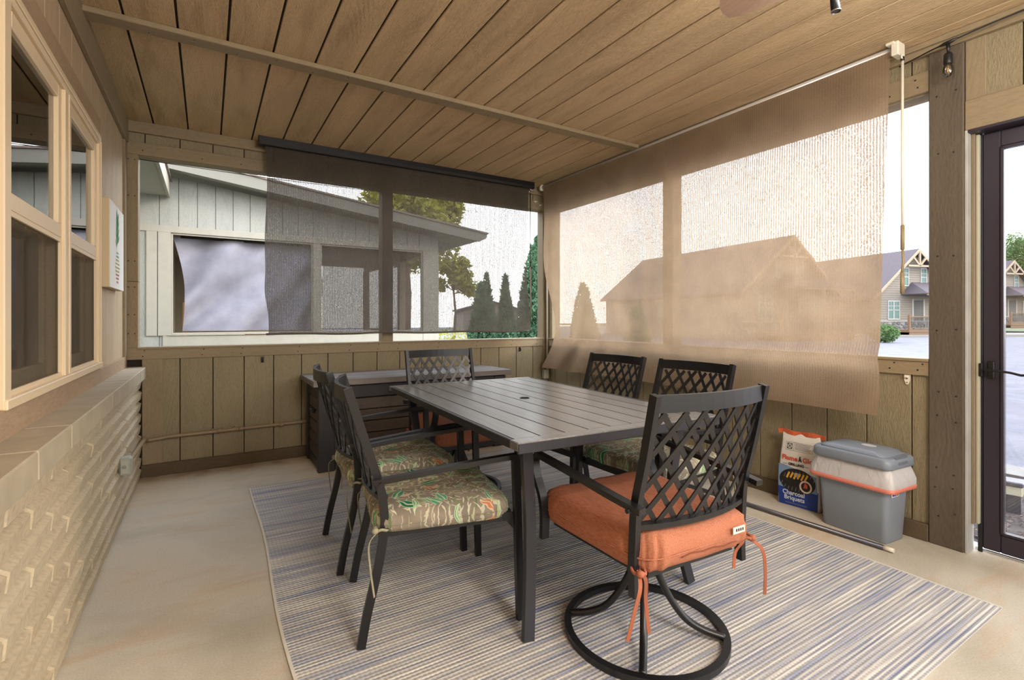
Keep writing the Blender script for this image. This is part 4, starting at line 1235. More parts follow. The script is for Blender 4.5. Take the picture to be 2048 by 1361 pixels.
def patch(name, poly, mat, d=0.0, nz=10, par=None):
    """printed patch following the bag's front between z limits: poly gives (z, x0, x1)"""
    bm = bmesh.new()
    zs = [p[0] for p in poly]
    rows = []
    for k in range(nz+1):
        z = zs[0]+(zs[-1]-zs[0])*k/nz
        for (za, a0, a1), (zb_, b0, b1) in zip(poly, poly[1:]):
            if za-1e-9 <= z <= zb_+1e-9:
                f = (z-za)/(zb_-za) if zb_ > za else 0
                rows.append((bm.verts.new((a0+(b0-a0)*f, front(z, d), z)), bm.verts.new((a1+(b1-a1)*f, front(z, d), z)))); break
    for a, b in zip(rows, rows[1:]): bm.faces.new((a[0], a[1], b[1], b[0]))
    return bobj(name, bm, mat, par or t)
def disc(name, cx_, cz, rx, rz_, mat, d=0.0, n=28, inner=0.0):
    bm = bmesh.new()
    o = [bm.verts.new((cx_+rx*math.cos(2*PI*k/n), front(cz+rz_*math.sin(2*PI*k/n), d), cz+rz_*math.sin(2*PI*k/n))) for k in range(n)]
    if inner:
        i_ = [bm.verts.new((cx_+rx*inner*math.cos(2*PI*k/n), front(cz+rz_*inner*math.sin(2*PI*k/n), d), cz+rz_*inner*math.sin(2*PI*k/n))) for k in range(n)]
        for k in range(n): bm.faces.new((o[k], o[(k+1) % n], i_[(k+1) % n], i_[k]))
    else:
        c_ = bm.verts.new((cx_, front(cz, d), cz))
        for k in range(n): bm.faces.new((o[k], o[(k+1) % n], c_))
    return bobj(name, bm, mat, t)
patch('blue_base_panel', [(.003, -.106, .106), (.11, -.110, .112)], m_blue, 0)
patch('pale_blue_panel', [(.10, -.108, .108), (.19, -.108, .100), (.225, -.108, -.08)], plain('print_pale_blue', lin(122, 146, 178), .6), .0004)
m_pblack = plain('print_black', lin(28, 26, 26), .6)
disc('grill_picture', -.002, .145, .100, .068, m_pblack, .0009)
m_pgrey = plain('print_grey', lin(120, 120, 120), .6)
def lines(name, segs, wd, mat, d):
    bm = bmesh.new()
    for (x0, z0, x1, z1) in segs:
        dx, dz = x1-x0, z1-z0; L_ = math.hypot(dx, dz); nx, nz = -dz/L_*wd/2, dx/L_*wd/2
        v = [bm.verts.new((x, front(z, d), z)) for x, z in ((x0+nx, z0+nz), (x1+nx, z1+nz), (x1-nx, z1-nz), (x0-nx, z0-nz))]
        bm.faces.new(v)
    return bobj(name, bm, mat, t)
seg = []
for k in range(9):
    xx = -.08+k*.02; hh = .062*math.sqrt(max(0, 1-(xx/.1)**2)); seg.append((xx-.012, .145-hh*.9, xx+.012, .145+hh*.9))
lines('grill_bars', seg, .0028, m_pgrey, .0013)
lines('grilled_food', [(-.06+k*.020, .155+.004*(k % 2), -.045+k*.020, .190) for k in range(6)], .010, plain('print_yellow', lin(222, 168, 52), .6), .0016)
disc('briquet_badge', .045, .125, .034, .034, plain('print_cream', lin(224, 206, 190), .6), .0019)
disc('briquet_badge_centre', .045, .125, .025, .025, m_pblack, .0022)
lines('briquet_flame', [(.038, .118, .045, .146), (.050, .118, .050, .140)], .009, m_red, .0025)
lines('warning_frame', [(-.075, .352, .072, .352), (-.075, .308, .072, .308), (-.075, .308, -.075, .352), (.072, .308, .072, .352), (-.030, .308, -.030, .352)], .0016, m_pgrey, .0006)
lines('warning_text_rows', [(-.024, .346-k*.0072, .066-(k % 3)*.006, .346-k*.0072) for k in range(5)], .0028, m_pgrey, .0007)
lines('warning_symbol', [(-.066, .316, -.040, .344), (-.066, .344, -.040, .316), (-.066, .316, -.040, .316), (-.066, .344, -.040, .344), (-.066, .316, -.066, .344), (-.040, .316, -.040, .344)], .0028, m_pblack, .0007)
lines('rule', [(-.085, .232, -.060, .232), (.035, .232, .060, .232)], .0016, m_pblack, .0009)
def text(name, s, size, x, z, mat, d, bold=.0, par=None, shear=0.0):
    cu = bpy.data.curves.new(name, 'FONT'); cu.body = s; cu.size = size; cu.align_x = 'CENTER'; cu.offset = bold; cu.extrude = .0002; cu.shear = shear
    cu.resolution_u = 3
    ob = bpy.data.objects.new('tmp_text', cu); C.objects.link(ob)
    dg = bpy.context.evaluated_depsgraph_get(); me = bpy.data.meshes.new_from_object(ob.evaluated_get(dg))
    bpy.data.objects.remove(ob); bpy.data.curves.remove(cu)
    me.materials.clear(); me.materials.append(mat); me.name = name
    return put(name, me, None, par or t, (x, front(z, d), z), (R(90), 0, 0))
m_pwhite = plain('print_white', lin(214, 218, 226), .6)
text('brand_lettering', 'Flame', .037, -.047, .254, m_red, .0012, .0012)
text('brand_lettering', 'Glo', .037, .052, .254, m_red, .0012, .0012)
lines('flame_mark', [(.004, .254, .010, .282), (.017, .254, .011, .270)], .007, m_pblack, .0012)
text('grilling_lettering', 'GRILLING', .020, -.010, .227, m_pblack, .0012, .0008)
text('product_lettering', 'Charcoal', .034, -.022, .064, m_pwhite, .0022, .0006)
text('product_lettering', 'Briquets', .034, -.018, .036, m_pwhite, .0022, .0006)
lines('weight_line', [(-.07, .018, .05, .018)], .004, m_pgrey, .0012)

t = thing('metal_pole', 'long thin dark metal pole lying on the concrete beside the rug', 'pole', (0, 0, 0))
pp = lambda y: (3.228+(-3.228-y)*-.0575*-1, y, .0135)
bm = bmesh.new(); tube(bm, [pp(-3.19), pp(-1.15)], .012, 12); bobj('tube', bm, plain('brushed_dark_steel', lin(96, 94, 98), .3, .7), t)
bm = bmesh.new(); tube(bm, [pp(-3.232), pp(-3.188)], .010, 12); bobj('end_tip', bm, m_whiteplastic, t)

# ------------------------------------------------------------------ outdoors
def ground(name, x0, x1, y0, y1, z, mat, th=.05):
    bm = bmesh.new(); abox(bm, x0, x1, y0, y1, z-th, z); o = bobj(name, bm, mat); o['kind'] = 'structure'; return o
def asphalt():
    M = NT('pale_worn_asphalt', .85)
    p = M.coord('World')
    M.color(M.ramp(M.noise(M.map(p, (1, 1, 1)), 1.6, 6, .75), [(.3, lin(84, 83, 92)), (.7, lin(108, 106, 116))]))
    M.bump(M.noise(p, 30, 4), .4, .02); return M.m
m_asph = asphalt()
m_walk = plain('pale_concrete_kerb', lin(120, 116, 110), .8, var=.05)
m_grass = plain('mown_grass', lin(70, 80, 46), .9, var=.25, bump=.5, bsc=40)
m_mulch = plain('brown_mulch', lin(70, 60, 58), .95, var=.3, bump=.8, bsc=60)
ground('driveway', 5.95, 60, -60, 60, -.10, m_asph)
ground('lawn', -40, 5.95, .14, 60, -.12, m_grass)
ground('lawn', 60, 160, -100, 100, -.12, m_grass)
ground('front_lawn', 3.72, 5.6, -2.2, .14, -.115, m_grass)
ground('mulch_bed', 3.72, 5.62, -5.2, -2.2, -.125, m_mulch)
ground('walk', 3.74, 4.45, -4.6, -3.52, -.085, m_walk, .06)
ground('kerb', 5.62, 5.95, -20, 6, -.065, m_walk, .08)
# mulch chips: nobody could count them
bm = bmesh.new()
rnd = random.Random(3)
for k in range(2600):
    x, y = rnd.uniform(3.76, 5.6), rnd.uniform(-4.8, -2.3)
    if (x < 4.5 and y < -3.48) or (abs(x-4.86) < .11 and abs(y+3.235) < .11): continue
    a = rnd.uniform(0, PI); l, w_ = rnd.uniform(.012, .035), rnd.uniform(.005, .012); z = -.122+rnd.uniform(0, .012)
    ca, sa = math.cos(a), math.sin(a); tl = rnd.uniform(-.012, .012)
    v = [bm.verts.new((x+ca*p-sa*q, y+sa*p+ca*q, z+tl*(p/l))) for p, q in ((-l, -w_), (l, -w_), (l, w_), (-l, w_))]
    top = bm.verts.new((x, y, z+.012))
    for i in range(4): bm.faces.new((v[i], v[(i+1) % 4], top))
o = bobj('mulch_chips', bm, plain('mulch_chip', lin(92, 80, 77), .95, var=.35)); tag(o, 'loose brown bark mulch outside the glass door', 'mulch', kind='stuff')
t = thing('path_light', 'small dark square path light with a pale lens in the mulch outside the door', 'path light', (4.86, -3.235, -.125), R(10))
bm = bmesh.new(); prism(bm, [(-.045, 0), (.045, 0), (.058, .115), (-.058, .115)], 'y', -.05, .05); bobj('post_body', bm, plain('dark_grey_plastic', lin(84, 80, 86), .5), t)
bm = bmesh.new(); abox(bm, -.062, .062, -.056, .056, .115, .170, .003); bobj('ribbed_lens', bm, plain('frosted_lens', lin(226, 222, 196), .3), t)
for k in range(9):
    bm = bmesh.new(); abox(bm, -.057+k*.0135, -.053+k*.0135, -.059, -.056, .118, .168); bobj('lens_rib', bm, plain('lens_rib', lin(196, 192, 168), .4), t)
bm = bmesh.new(); abox(bm, -.068, .068, -.062, .062, .170, .200, .006); bobj('cap', bm, plain('dark_grey_cap', lin(88, 84, 90), .45), t)

# neighbouring porch: the same building, mirrored across the gap
nb = thing('neighbor_porch', 'pale sided neighbouring building with a screened porch and low gable roof beyond the back wall', 'building', (0, 0, 0))
NY = 3.40
def zt(x): return 2.932-.1318*x          # underside of the rake on the wall
def nplank(x0, x1, z0, z1a, z1b, name='siding_plank', m=None):
    bm = bmesh.new(); prism(bm, [(x0+.003, z0), (x1-.003, z0), (x1-.003, z1b), (x0+.003, z1a)], 'y', NY, NY+.02); bobj(name, bm, m or m_white_sid, nb)
bm = bmesh.new(); prism(bm, [(-4.5, -.1), (3.745, -.1), (3.745, .88), (-4.5, .88)], 'y', NY+.02, NY+.10)
prism(bm, [(-4.5, 2.24), (3.745, 2.24), (3.745, zt(3.745)), (-4.5, zt(-4.5))], 'y', NY+.02, NY+.10); bobj('wall_core', bm, m_core, nb)
x = .168-22*G
while x < 3.74:
    a, b = x, min(x+G, 3.745)
    if b-a > .02:
        nplank(a, b, 2.26, zt(a), zt(b))
        nplank(a, b, -.1, .88, .88)
        if b < -.0: nplank(a, b, .88, 2.26, 2.26)
    x += G
def nbox(n, x0, x1, y0, y1, z0, z1, m=m_white_brd): return box(n, x0, x1, y0, y1, z0, z1, m, nb, .003)
nbox('sill_board', -.0, 3.745, NY-.02, NY, .74, .885); nbox('header_board', -.35, 3.745, NY-.02, NY, 2.20, 2.285)
nbox('sill_ledge', .05, 3.50, NY-.035, NY+.12, .885, .90)
nbox('porch_post', -.05, .085, NY-.02, NY+.10, .885, 2.20)
nbox('porch_post', 1.790, 1.893, NY-.01, NY+.10, .885, 2.20); nbox('porch_post', 3.475, 3.748, NY-.027, NY+.10, .0, 2.20)
nbox('trim_board', -.17, -.06, NY-.02, NY, .885, 2.20); nbox('corner_strip', -.33, -.26, NY-.03, NY, 0, 2.285)
# opening frames
for xa, xb in ((.085, 1.79), (1.893, 3.475)):
    for n, q in (('screen_frame', (xa, xa+.022, .90, 2.20)), ('screen_frame', (xb-.022, xb, .90, 2.20)), ('screen_frame', (xa, xb, 2.178, 2.20)), ('screen_frame', (xa, xb, .90, .922))):
        nbox(n, q[0], q[1], NY+.0, NY+.03, q[2], q[3])
# roof: rake with shingles, soffit, sloping down to the eave on the right
m_shing = None
def shingle():
    M = NT('brown_grey_roof_shingles', .9)
    p = M.coord('Object')
    bt = M.N('TexBrick'); bt.inputs['Scale'].default_value = 5; bt.inputs['Mortar Size'].default_value = .015
    bt.inputs['Color1'].default_value = lin(136, 120, 112); bt.inputs['Color2'].default_value = lin(112, 98, 94); bt.inputs['Mortar'].default_value = lin(84, 72, 68)
    M.L(p, bt.inputs[0]); M.color(M.mix(.5, bt.outputs[0], M.ramp(M.noise(p, 30, 3), [(.3, lin(104, 92, 88)), (.7, lin(150, 134, 126))])))
    M.bump(M.noise(p, 60, 3), .4, .01); return M.m
m_shing = shingle()
XE = 4.42; RY = 2.95
def zr(x): return 2.995-.129*x-.0   # roof underside
bm = bmesh.new(); prism(bm, [(-5, zr(-5)), (XE, zr(XE)), (XE, zr(XE)+.075), (-5, zr(-5)+.075)], 'y', RY+.03, 8.0); bobj('roof_deck', bm, plain('grey_soffit', lin(176, 172, 162), .8), nb)
bm = bmesh.new(); prism(bm, [(-5, zr(-5)-.075), (XE-.13, zr(XE-.13)-.075), (XE, zr(XE)+.02), (XE, zr(XE)+.075), (-5, zr(-5)+.075)], 'y', RY, RY+.03); bobj('rake_board', bm, plain('grey_rake_board', lin(122, 119, 110), .8), nb)
bm = bmesh.new(); prism(bm, [(-5, zr(-5)+.075), (XE+.02, zr(XE+.02)+.075), (XE+.02, zr(XE+.02)+.100), (-5, zr(-5)+.100)], 'y', RY-.02, 8.0); bobj('shingle_course', bm, m_shing, nb)
# porch inside: floor, far side posts, dim ceiling and back wall of house
nbox('porch_floor', -.3, 3.745, NY+.1, 7.6, -.12, 0, m_conc)
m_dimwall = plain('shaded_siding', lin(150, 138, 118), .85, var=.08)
nbox('house_wall', -.4, -.06, NY+.1, 7.6, 0, 2.3, m_dimwall)
nbox('porch_ceiling', -.3, 3.745, NY+.1, 7.6, 2.30, 2.33, m_dimwall)
nbox('side_knee_wall', 3.64, 3.745, NY+.1, 7.6, 0, .88, m_dimwall); nbox('side_header', 3.64, 3.745, NY+.1, 7.6, 2.2, 2.3, m_dimwall)
nbox('side_post', 3.62, 3.745, 5.0, 5.1, .88, 2.2, m_dimwall); nbox('side_post', 3.62, 3.745, 7.5, 7.6, 0, 2.2, m_dimwall)
nbox('far_wall', -.3, 2.6, 7.5, 7.6, 0, 2.3, m_dimwall)
# the neighbour's shade inside its first opening
def nsh(u, v):
    x = .20+(1.74)*u; z = 2.17-(2.17-.94)*v
    dr_ = noise.noise(Vector((u*5+v*3, v*2, 7)))*.16+.10*math.sin((u+v*.8)*10)*math.exp(-((u-.15-.3*v)/.35)**2)
    return (x+.12*(1-u)*math.sin(v*PI)*.6-.10*(1-u)*(1-v), NY+.16+dr_, z-.10*0)
sheet('shade_cloth', 60, 40, nsh, m_blueshade, nb)
bm = bmesh.new(); tube(bm, [(.18, NY+.16, 2.185), (3.4, NY+.16, 2.185)], .025, 10); bobj('shade_roller', bm, m_core, nb)
def nsh2(u, v): return (1.95+1.2*u, NY+.16+.02*math.sin(u*18+v*2), 2.17-(2.17-.94)*v)
sheet('shade_cloth', 40, 20, nsh2, m_grey, nb)
bm = bmesh.new(); abox(bm, .20, .245, NY+.25, NY+.30, .90, 1.32, .004); bobj('chair_back_post', bm, plain('orange_pine', lin(214, 160, 104), .6), nb)

# eave of this building's wing on the left, running back to the neighbour
t = thing('roof_eave', 'white fascia and grey soffit of a shingled eave beyond the left back opening', 'eave', (0, 0, 0))
bm = bmesh.new(); prism(bm, [(-1.4, 2.66), (.052, 2.66), (.052, 2.70), (-1.4, 2.70)], 'y', .3, NY-.03); bobj('soffit', bm, plain('grey_painted_soffit', lin(168, 164, 152), .8), t)
bm = bmesh.new(); prism(bm, [(.052, 2.635), (.078, 2.635), (.078, 2.83), (.052, 2.83)], 'y', .3, NY-.03); bobj('fascia', bm, m_white_brd, t)
for k in range(3):
    bm = bmesh.new(); prism(bm, [(-1.4, 3.30+.02*k), (.10+.0*k-.05*k, 2.835+.02*k), (.10-.05*k, 2.852+.02*k), (-1.4, 3.32+.02*k)], 'y', .3, NY-.03); bobj('shingle_course', bm, m_shing, t)

# foliage
def leafmat(name, c1, c2):
    M = NT(name, .7); oi = M.coord('World')
    col = M.ramp(M.noise(oi, 3.5, 4, .8), [(.3, c1), (.7, c2)])
    tl = M.N('BsdfTranslucent'); M.L(col, tl.inputs[0]); M.color(col)
    mx = M.N('MixShader'); mx.inputs[0].default_value = .35; M.L(M.b.outputs[0], mx.inputs[1]); M.L(tl.outputs[0], mx.inputs[2]); M.L(mx.outputs[0], M.out.inputs[0])
    return M.m
m_conifer = leafmat('blue_green_juniper', lin(48, 84, 62), lin(104, 140, 104))
m_yellow = leafmat('yellow_green_leaves', lin(124, 132, 42), lin(190, 182, 80))
m_green = leafmat('mid_green_leaves', lin(54, 84, 46), lin(104, 132, 76))
m_bark = plain('grey_brown_bark', lin(104, 88, 74), .9, bump=.5)
def foliage(name, parent, n, fn, size, mat, seed):
    rnd = random.Random(seed); verts = []; faces = []
    for k in range(n):
        p, up = fn(rnd)
        s_ = size*rnd.uniform(.6, 1.4)
        d = Vector((rnd.gauss(0, 1), rnd.gauss(0, 1), rnd.gauss(0, .6)+up)).normalized()
        e = d.orthogonal().normalized(); e = Matrix.Rotation(rnd.uniform(0, 6.28), 3, d) @ e
        i = len(verts); verts += [p-e*s_*.35, p+d*s_, p+e*s_*.35, p-d*s_*.3]; faces.append((i, i+1, i+2, i+3))
    me = bpy.data.meshes.new(name); me.from_pydata([tuple(v) for v in verts], [], faces); 
    return put(name, me, mat, parent)
def conifer(lab, x, y, h, r, seed, n=5200):
    t = thing('juniper_tree', lab, 'tree', (x, y, -.12), group='junipers beyond the back wall')
    bm = bmesh.new(); tube(bm, [(0, 0, 0), (0, 0, h*.8)], .06, 8, rs=[.08, .02]); bobj('trunk', bm, m_bark, t)
    lobes = [(random.Random(seed+k).uniform(-r*.6, r*.6), random.Random(seed+k+9).uniform(-r*.6, r*.6), random.Random(seed+k+5).uniform(.7, 1.0)) for k in range(5)]
    def fn(rn):
        lx, ly, lh = rn.choice(lobes); z = rn.random()**1.1*h*lh
        rr = r*.55*(1-(z/(h*lh))**2.2)+.04
        a = rn.uniform(0, 6.28); q = rr*math.sqrt(rn.uniform(.45, 1))
        return Vector((lx*(1-z/(h*1.2))+q*math.cos(a), ly*(1-z/(h*1.2))+q*math.sin(a), z+.05)), 1.3
    foliage('foliage', t, n, fn, .085, m_conifer, seed)
def tree(lab, x, y, h, r, seed, mat, zc=None, n=4200, name='leafy_tree', size=.16, group=None):
    t = thing(name, lab, 'tree', (x, y, -.12), group=group)
    zc = zc or h-r
    bm = bmesh.new(); tube(bm, [(0, 0, 0), (.1, 0, zc*.5), (0, .1, zc)], .1, 8, rs=[.07*r, .05*r, .03*r])
    rn = random.Random(seed)
    cl_ = []
    for k in range(14):
        a = rn.uniform(0, 6.28); e = rn.uniform(-.5, 1.2); d = r*rn.uniform(.35, .8)
        c_ = Vector((d*math.cos(a)*math.cos(e), d*math.sin(a)*math.cos(e), zc+d*math.sin(e))); cl_.append((c_, r*rn.uniform(.25, .42)))
        tube(bm, [(0, .1, zc*.85), c_*.5+Vector((0, 0, zc*.45)), c_], .04, 6, rs=[.02*r, .014*r, .006*r])
    bobj('trunk', bm, m_bark, t)
    def fn(rn_):
        c_, q = rn_.choice(cl_)
        v = Vector((rn_.gauss(0, 1), rn_.gauss(0, 1), rn_.gauss(0, .8))).normalized()*q*rn_.uniform(.5, 1.05)
        return c_+v, 0
    foliage('foliage', t, n, fn, size, mat, seed)
def shrub(lab, x, y, h, r, seed, mat, n=1200, size=.06):
    t = thing('shrub', lab, 'shrub', (x, y, -.12))
    bm = bmesh.new(); tube(bm, [(0, 0, 0), (0, 0, h*.6)], .02, 6); bobj('stem', bm, m_bark, t)
    def fn(rn):
        v = Vector((rn.gauss(0, 1), rn.gauss(0, 1), rn.gauss(0, 1))).normalized()*rn.uniform(.6, 1)
        return Vector((v.x*r, v.y*r, h*.5+v.z*h*.5)), .2
    foliage('foliage', t, n, fn, size, mat, seed)
conifer('tall blue-green juniper close behind the far right corner of the porch', 8.12, 6.98, 3.5, .50, 11, 11000)
conifer('shorter round-topped juniper seen through the charcoal shade, leftmost of the row', 6.85, 7.7, 2.35, .42, 31)
conifer('shorter juniper through the charcoal shade, second from the left of the row', 7.55, 8.7, 2.6, .40, 41)
conifer('juniper seen through the charcoal shade, between the shorter ones and the tallest', 7.22, 7.05, 2.35, .30, 51)
conifer('dark juniper behind the tan shade next to the corner post', 9.75, 6.9, 2.25, .5, 61)
conifer('low juniper behind the tan shade left of the roof line', 11.6, 6.6, 1.75, .5, 71)
tree('large yellow-green tree rising behind the neighbouring porch roof', 7.0, 14.2, 7.0, 2.5, 5, m_yellow, 4.4, 9000, size=.2)
tree('yellow-green tree right of the neighbouring porch corner', 10.2, 16.8, 4.9, 1.2, 15, m_yellow, 3.0, 3000, size=.16)
shrub('yellow-green shrub low beyond the back opening', 7.2, 10.5, .95, .9, 3, m_yellow)
shrub('bright green shrub low beyond the back opening, right of the yellow one', 8.6, 9.5, .8, .7, 6, m_green)
shrub('round green shrub at the foot of the stone base beyond the right opening', 29.6, 7.35, .95, .62, 4, m_green, 1600, .09)

# ------------------------------------------------------------------ townhouses across the drive
m_lap = plain('beige_lap_siding', lin(122, 113, 103), .8, var=.03)
m_purple = plain('purple_grey_shingles', lin(76, 67, 72), .9, var=.12)
m_whitet = plain('white_window_trim', lin(150, 148, 142), .6)
m_pane = plain('far_window_pane', lin(84, 108, 104), .35, spec=.2)
m_timber = plain('tan_timber', lin(140, 124, 102), .7)
m_deck = plain('brown_deck_timber', lin(104, 78, 56), .8)
m_indoor = plain('dim_interior', lin(70, 78, 74), .9)
m_doorfar = plain('dark_green_grey_door', lin(62, 60, 57), .6)
def stonemat():
    M = NT('stone_veneer_mortar', .9); M.color(lin(120, 116, 112)); return M.m
m_mort = stonemat()
m_stones = [plain('stone_pale', lin(128, 122, 120), .85), plain('stone_grey', lin(94, 90, 92), .85), plain('stone_brown', lin(110, 98, 90), .85)]
CR = (math.cos(R(31.4227)), -math.sin(R(31.4227))); CF = (math.sin(R(31.4227)), math.cos(R(31.4227)))
def townhouse(lab, lat, dep, rot, ln, full=True, wl_=3.8, dz=0.0, ridge=6.2, eave=2.95):
    """front gable faces local -y, ridge runs along +y; lat/dep place the front peak across the drive"""
    X = .4841+CR[0]*lat+CF[0]*dep; Y = -4.2902+CR[1]*lat+CF[1]*dep
    t = thing('townhouse', lab, 'building', (X, Y, -.10+dz), rot)
    bm = bmesh.new(); prism(bm, [(-wl_, 0), (wl_, 0), (wl_, eave), (0, ridge-.12), (-wl_, eave)], 'y', 0.02, ln); bobj('house_body', bm, m_lap, t)
    for s_ in (-1, 1):
        e = wl_+.35; ze = eave-.35*(ridge-eave)/wl_
        bm = bmesh.new()
        poly = [(0, ridge-.12), (s_*e, ze-.12), (s_*e, ze+.02), (0, ridge+.02)]
        prism(bm, poly, 'y', -.45, ln+.3); bobj('roof_slope', bm, m_purple, t)
        bm = bmesh.new(); poly = [(0, ridge-.20), (s_*e, ze-.20), (s_*e, ze-.0), (0, ridge+.0)]
        prism(bm, poly, 'y', -.52, -.45); bobj('rake_board', bm, m_timber, t)
    if not full: return t
    # lap siding boards on the front
    k = 0; z = 1.05
    while z < ridge-.5:
        half = wl_ if z < eave else wl_*(ridge-.12-z-.15)/(ridge-.12-eave)
        if half > .25: box('siding_board', -half, half, -.012, .02, z, z+.155, m_lap, t, .006)
        z += .165
    # stone base, stone by stone
    bm = bmesh.new(); abox(bm, -wl_, wl_, -.06, .02, 0, 1.0); bobj('stone_backing', bm, m_mort, t)
    rn = random.Random(4); z = .02
    cache = []
    for s_ in range(9):
        bm = bmesh.new(); n = 7; a0 = rn.uniform(0, 1)
        ring = [(.20*math.cos(a0+2*PI*i/n)*rn.uniform(.8, 1.15), .12*math.sin(a0+2*PI*i/n)*rn.uniform(.8, 1.15)) for i in range(n)]
        A = [bm.verts.new((x, 0, z_)) for x, z_ in ring]; B = [bm.verts.new((x*.85, -.045, z_*.85)) for x, z_ in ring]
        bm.faces.new(B)
        for i in range(n): bm.faces.new((A[i], A[(i+1) % n], B[(i+1) % n], B[i]))
        me = fin(bm, 'stone'); me.materials.append(m_stones[s_ % 3]); cache.append(me)
    for r_ in range(4):
        x = -wl_+.2+(r_ % 2)*.18
        while x < min(wl_, 1.2)-.2:
            put('stone', cache[rn.randrange(9)], None, t, (x, -.062, .13+r_*.245+rn.uniform(-.02, .02))); x += .40
    box('water_table', -wl_, wl_, -.10, .02, 1.0, 1.06, m_whitet, t, .005)
    def window(x0, x1, z0, z1, halves):
        w_ = bpy.data.objects.new('window', None); C.objects.link(w_); w_.parent = t
        box('interior', x0, x1, -.018, -.014, z0, z1, m_indoor, w_)
        for a, b, c, d in ((x0-.07, x1+.07, z1, z1+.09), (x0-.07, x1+.07, z0-.09, z0), (x0-.07, x0, z0, z1), (x1, x1+.07, z0, z1)):
            box('window_trim', a, b, -.06, -.01, c, d, m_whitet, w_, .004)
        if halves: box('mullion', (x0+x1)/2-.05, (x0+x1)/2+.05, -.055, -.01, z0, z1, m_whitet, w_)
        box('meeting_rail', x0, x1, -.055, -.01, (z0+z1)/2-.03, (z0+z1)/2+.03, m_whitet, w_)
        n = 4 if halves else 2
        for k in range(1, n):
            xx = x0+(x1-x0)*k/n
            if halves and k == 2: continue
            box('muntin', xx-.012, xx+.012, -.045, -.02, (z0+z1)/2, z1, m_whitet, w_)
        box('muntin', x0, x1, -.045, -.02, (z0+z1)/2+(z1-z0)*.22, (z0+z1)/2+(z1-z0)*.26, m_whitet, w_)
        bm = bmesh.new(); abox(bm, x0, x1, -.032, -.028, z0, z1); bobj('pane', bm, m_pane, w_)
    window(-2.28, -1.32, 1.22, 2.42, True); window(-.92, -.47, 3.62, 4.80, False); window(.78, 1.22, 3.62, 4.80, False); window(1.9, 2.7, 1.22, 2.42, True)
    # gable truss
    zt_ = ridge-.25
    for a, b in (((-1.05, zt_-.98), (1.05, zt_-.98)), ((0, zt_-.98), (0, zt_)), ((0, zt_-.98), (-.55, zt_-.42)), ((0, zt_-.98), (.55, zt_-.42))):
        bm = bmesh.new(); sweep(bm, [(a[0], -.49, a[1]), (b[0], -.49, b[1])], .10, .13, (0, 1, 0)); bobj('truss_timber', bm, m_timber, t)
    # porch: hipped roof, posts, deck, rail, front door
    bm = bmesh.new()
    v = [bm.verts.new(q) for q in ((-1.15, -1.9, 2.95), (3.4, -1.9, 2.95), (3.4, .02, 2.95), (-1.15, .02, 2.95), (-.1, .02, 3.85), (2.6, .02, 3.85))]
    for f in ((0, 1, 5, 4), (0, 4, 3), (1, 2, 5), (0, 3, 2, 1)): bm.faces.new([v[i] for i in f])
    bobj('porch_roof', bm, m_purple, t)
    box('porch_beam', -1.05, 3.3, -1.82, -1.72, 2.82, 2.95, m_timber, t); box('porch_soffit', -1.12, 3.37, -1.85, 0, 2.93, 2.95, m_lap, t)
    for xx in (.62, 3.2): box('porch_post', xx, xx+.13, -1.80, -1.67, .45, 2.82, m_lap, t, .01)
    box('deck', -2.75, 3.3, -1.85, -.02, .28, .45, m_deck, t, .01); box('deck_skirt', -2.73, 3.28, -1.83, -1.79, .0, .28, m_deck, t, .01)
    box('front_door', .02, .95, -.05, -.012, .47, 2.50, m_doorfar, t, .01); box('door_casing', -.10, .02, -.06, -.012, .47, 2.62, m_whitet, t); box('door_casing', .95, 1.07, -.06, -.012, .47, 2.62, m_whitet, t)
    for a, b in ((-2.75, 3.3),):
        box('handrail', a, b, -1.84, -1.76, 1.30, 1.37, m_deck, t, .005); box('lower_rail', a, b, -1.82, -1.78, .55, .60, m_deck, t, .005)
        x = a+.12
        while x < b: box('baluster', x-.015, x+.015, -1.815, -1.785, .60, 1.30, m_doorfar, t); x += .13
    for xx in (-2.79, -.7, 1.3): box('newel_post', xx, xx+.14, -1.88, -1.74, .28, 1.48, m_deck, t, .01)
    # two chairs of dark metal on the deck
    return t
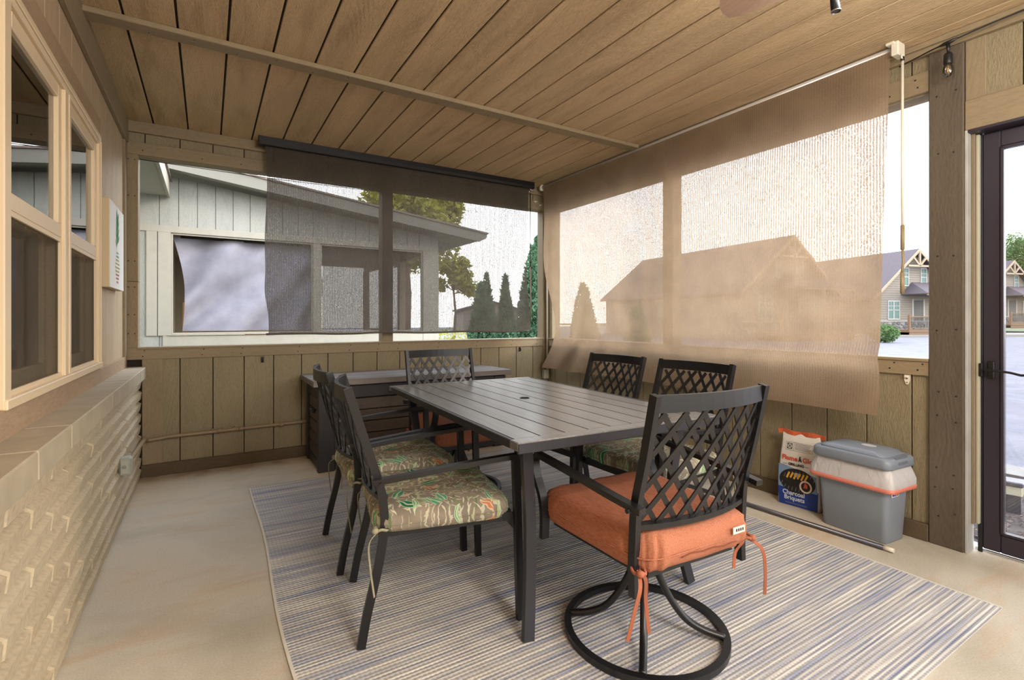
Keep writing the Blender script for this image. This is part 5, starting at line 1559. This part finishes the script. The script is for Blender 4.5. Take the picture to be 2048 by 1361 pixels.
townhouse('beige townhouse with purple-grey roof and timber gable truss, seen right of the tan shade', 28.95, 36.0, math.atan2(CR[1]*.97+CF[1]*.25, CR[0]*.97+CF[0]*.25), 9.0)
townhouse('long-roofed beige townhouse, a silhouette behind the tan shade', 16.0, 29.0, math.atan2(CR[1]*.92+CF[1]*.40, CR[0]*.92+CF[0]*.40), 12.8, True, ridge=6.0)
townhouse('beige townhouse with timber gable truss, seen through the glass door', 45.8, 46.0, math.atan2(CR[1]*.97+CF[1]*.25, CR[0]*.97+CF[0]*.25), 9.0, True, dz=.35)
def at(lat, dep): return (.4841+CR[0]*lat+CF[0]*dep, -4.2902+CR[1]*lat+CF[1]*dep)
for lab, lat, dep, h, r, sd_ in (('tree behind the townhouse, left of its gable peak', 48.6, 62, 9.2, 2.2, 3), ('tree behind the townhouse, just right of its gable peak', 53.5, 64, 10.9, 2.6, 4),
                     ('large green tree behind the townhouse seen through the glass door', 75, 72, 14.0, 5.2, 6)):
    x, y = at(lat, dep); tree(lab, x, y, h, r, sd_, m_green, h*.62, 15000, size=.24)
x, y = at(31.0, 33.0); bm = bmesh.new(); abox(bm, -9, 22, -.25, .0, -.10, .06); bobj('far_kerb', bm, m_walk, None, (x, y, 0), (0, 0, R(-31.4+8)), kind='structure')
x, y = at(31.0, 33.5); bm = bmesh.new(); abox(bm, -9, 22, 0, 3.6, -.11, .0); bobj('far_walk', bm, m_walk, None, (x, y, 0), (0, 0, R(-31.4+8)), kind='structure')


t = thing('distant_house', 'small grey-brown house far off behind the junipers', 'building', (19.5, 30, -.1), R(-20))
bm = bmesh.new(); prism(bm, [(-2.2, 0), (2.2, 0), (2.2, 1.9), (0, 2.5), (-2.2, 1.9)], 'y', 0, 6); bobj('house_body', bm, m_lap, t)
for s_ in (-1, 1):
    bm = bmesh.new(); prism(bm, [(0, 2.5), (s_*2.5, 1.82), (s_*2.5, 1.95), (0, 2.63)], 'y', -.3, 6.3); bobj('roof_slope', bm, m_purple, t)
box('window', -.5, .5, -.04, .0, .7, 1.5, m_indoor, t)
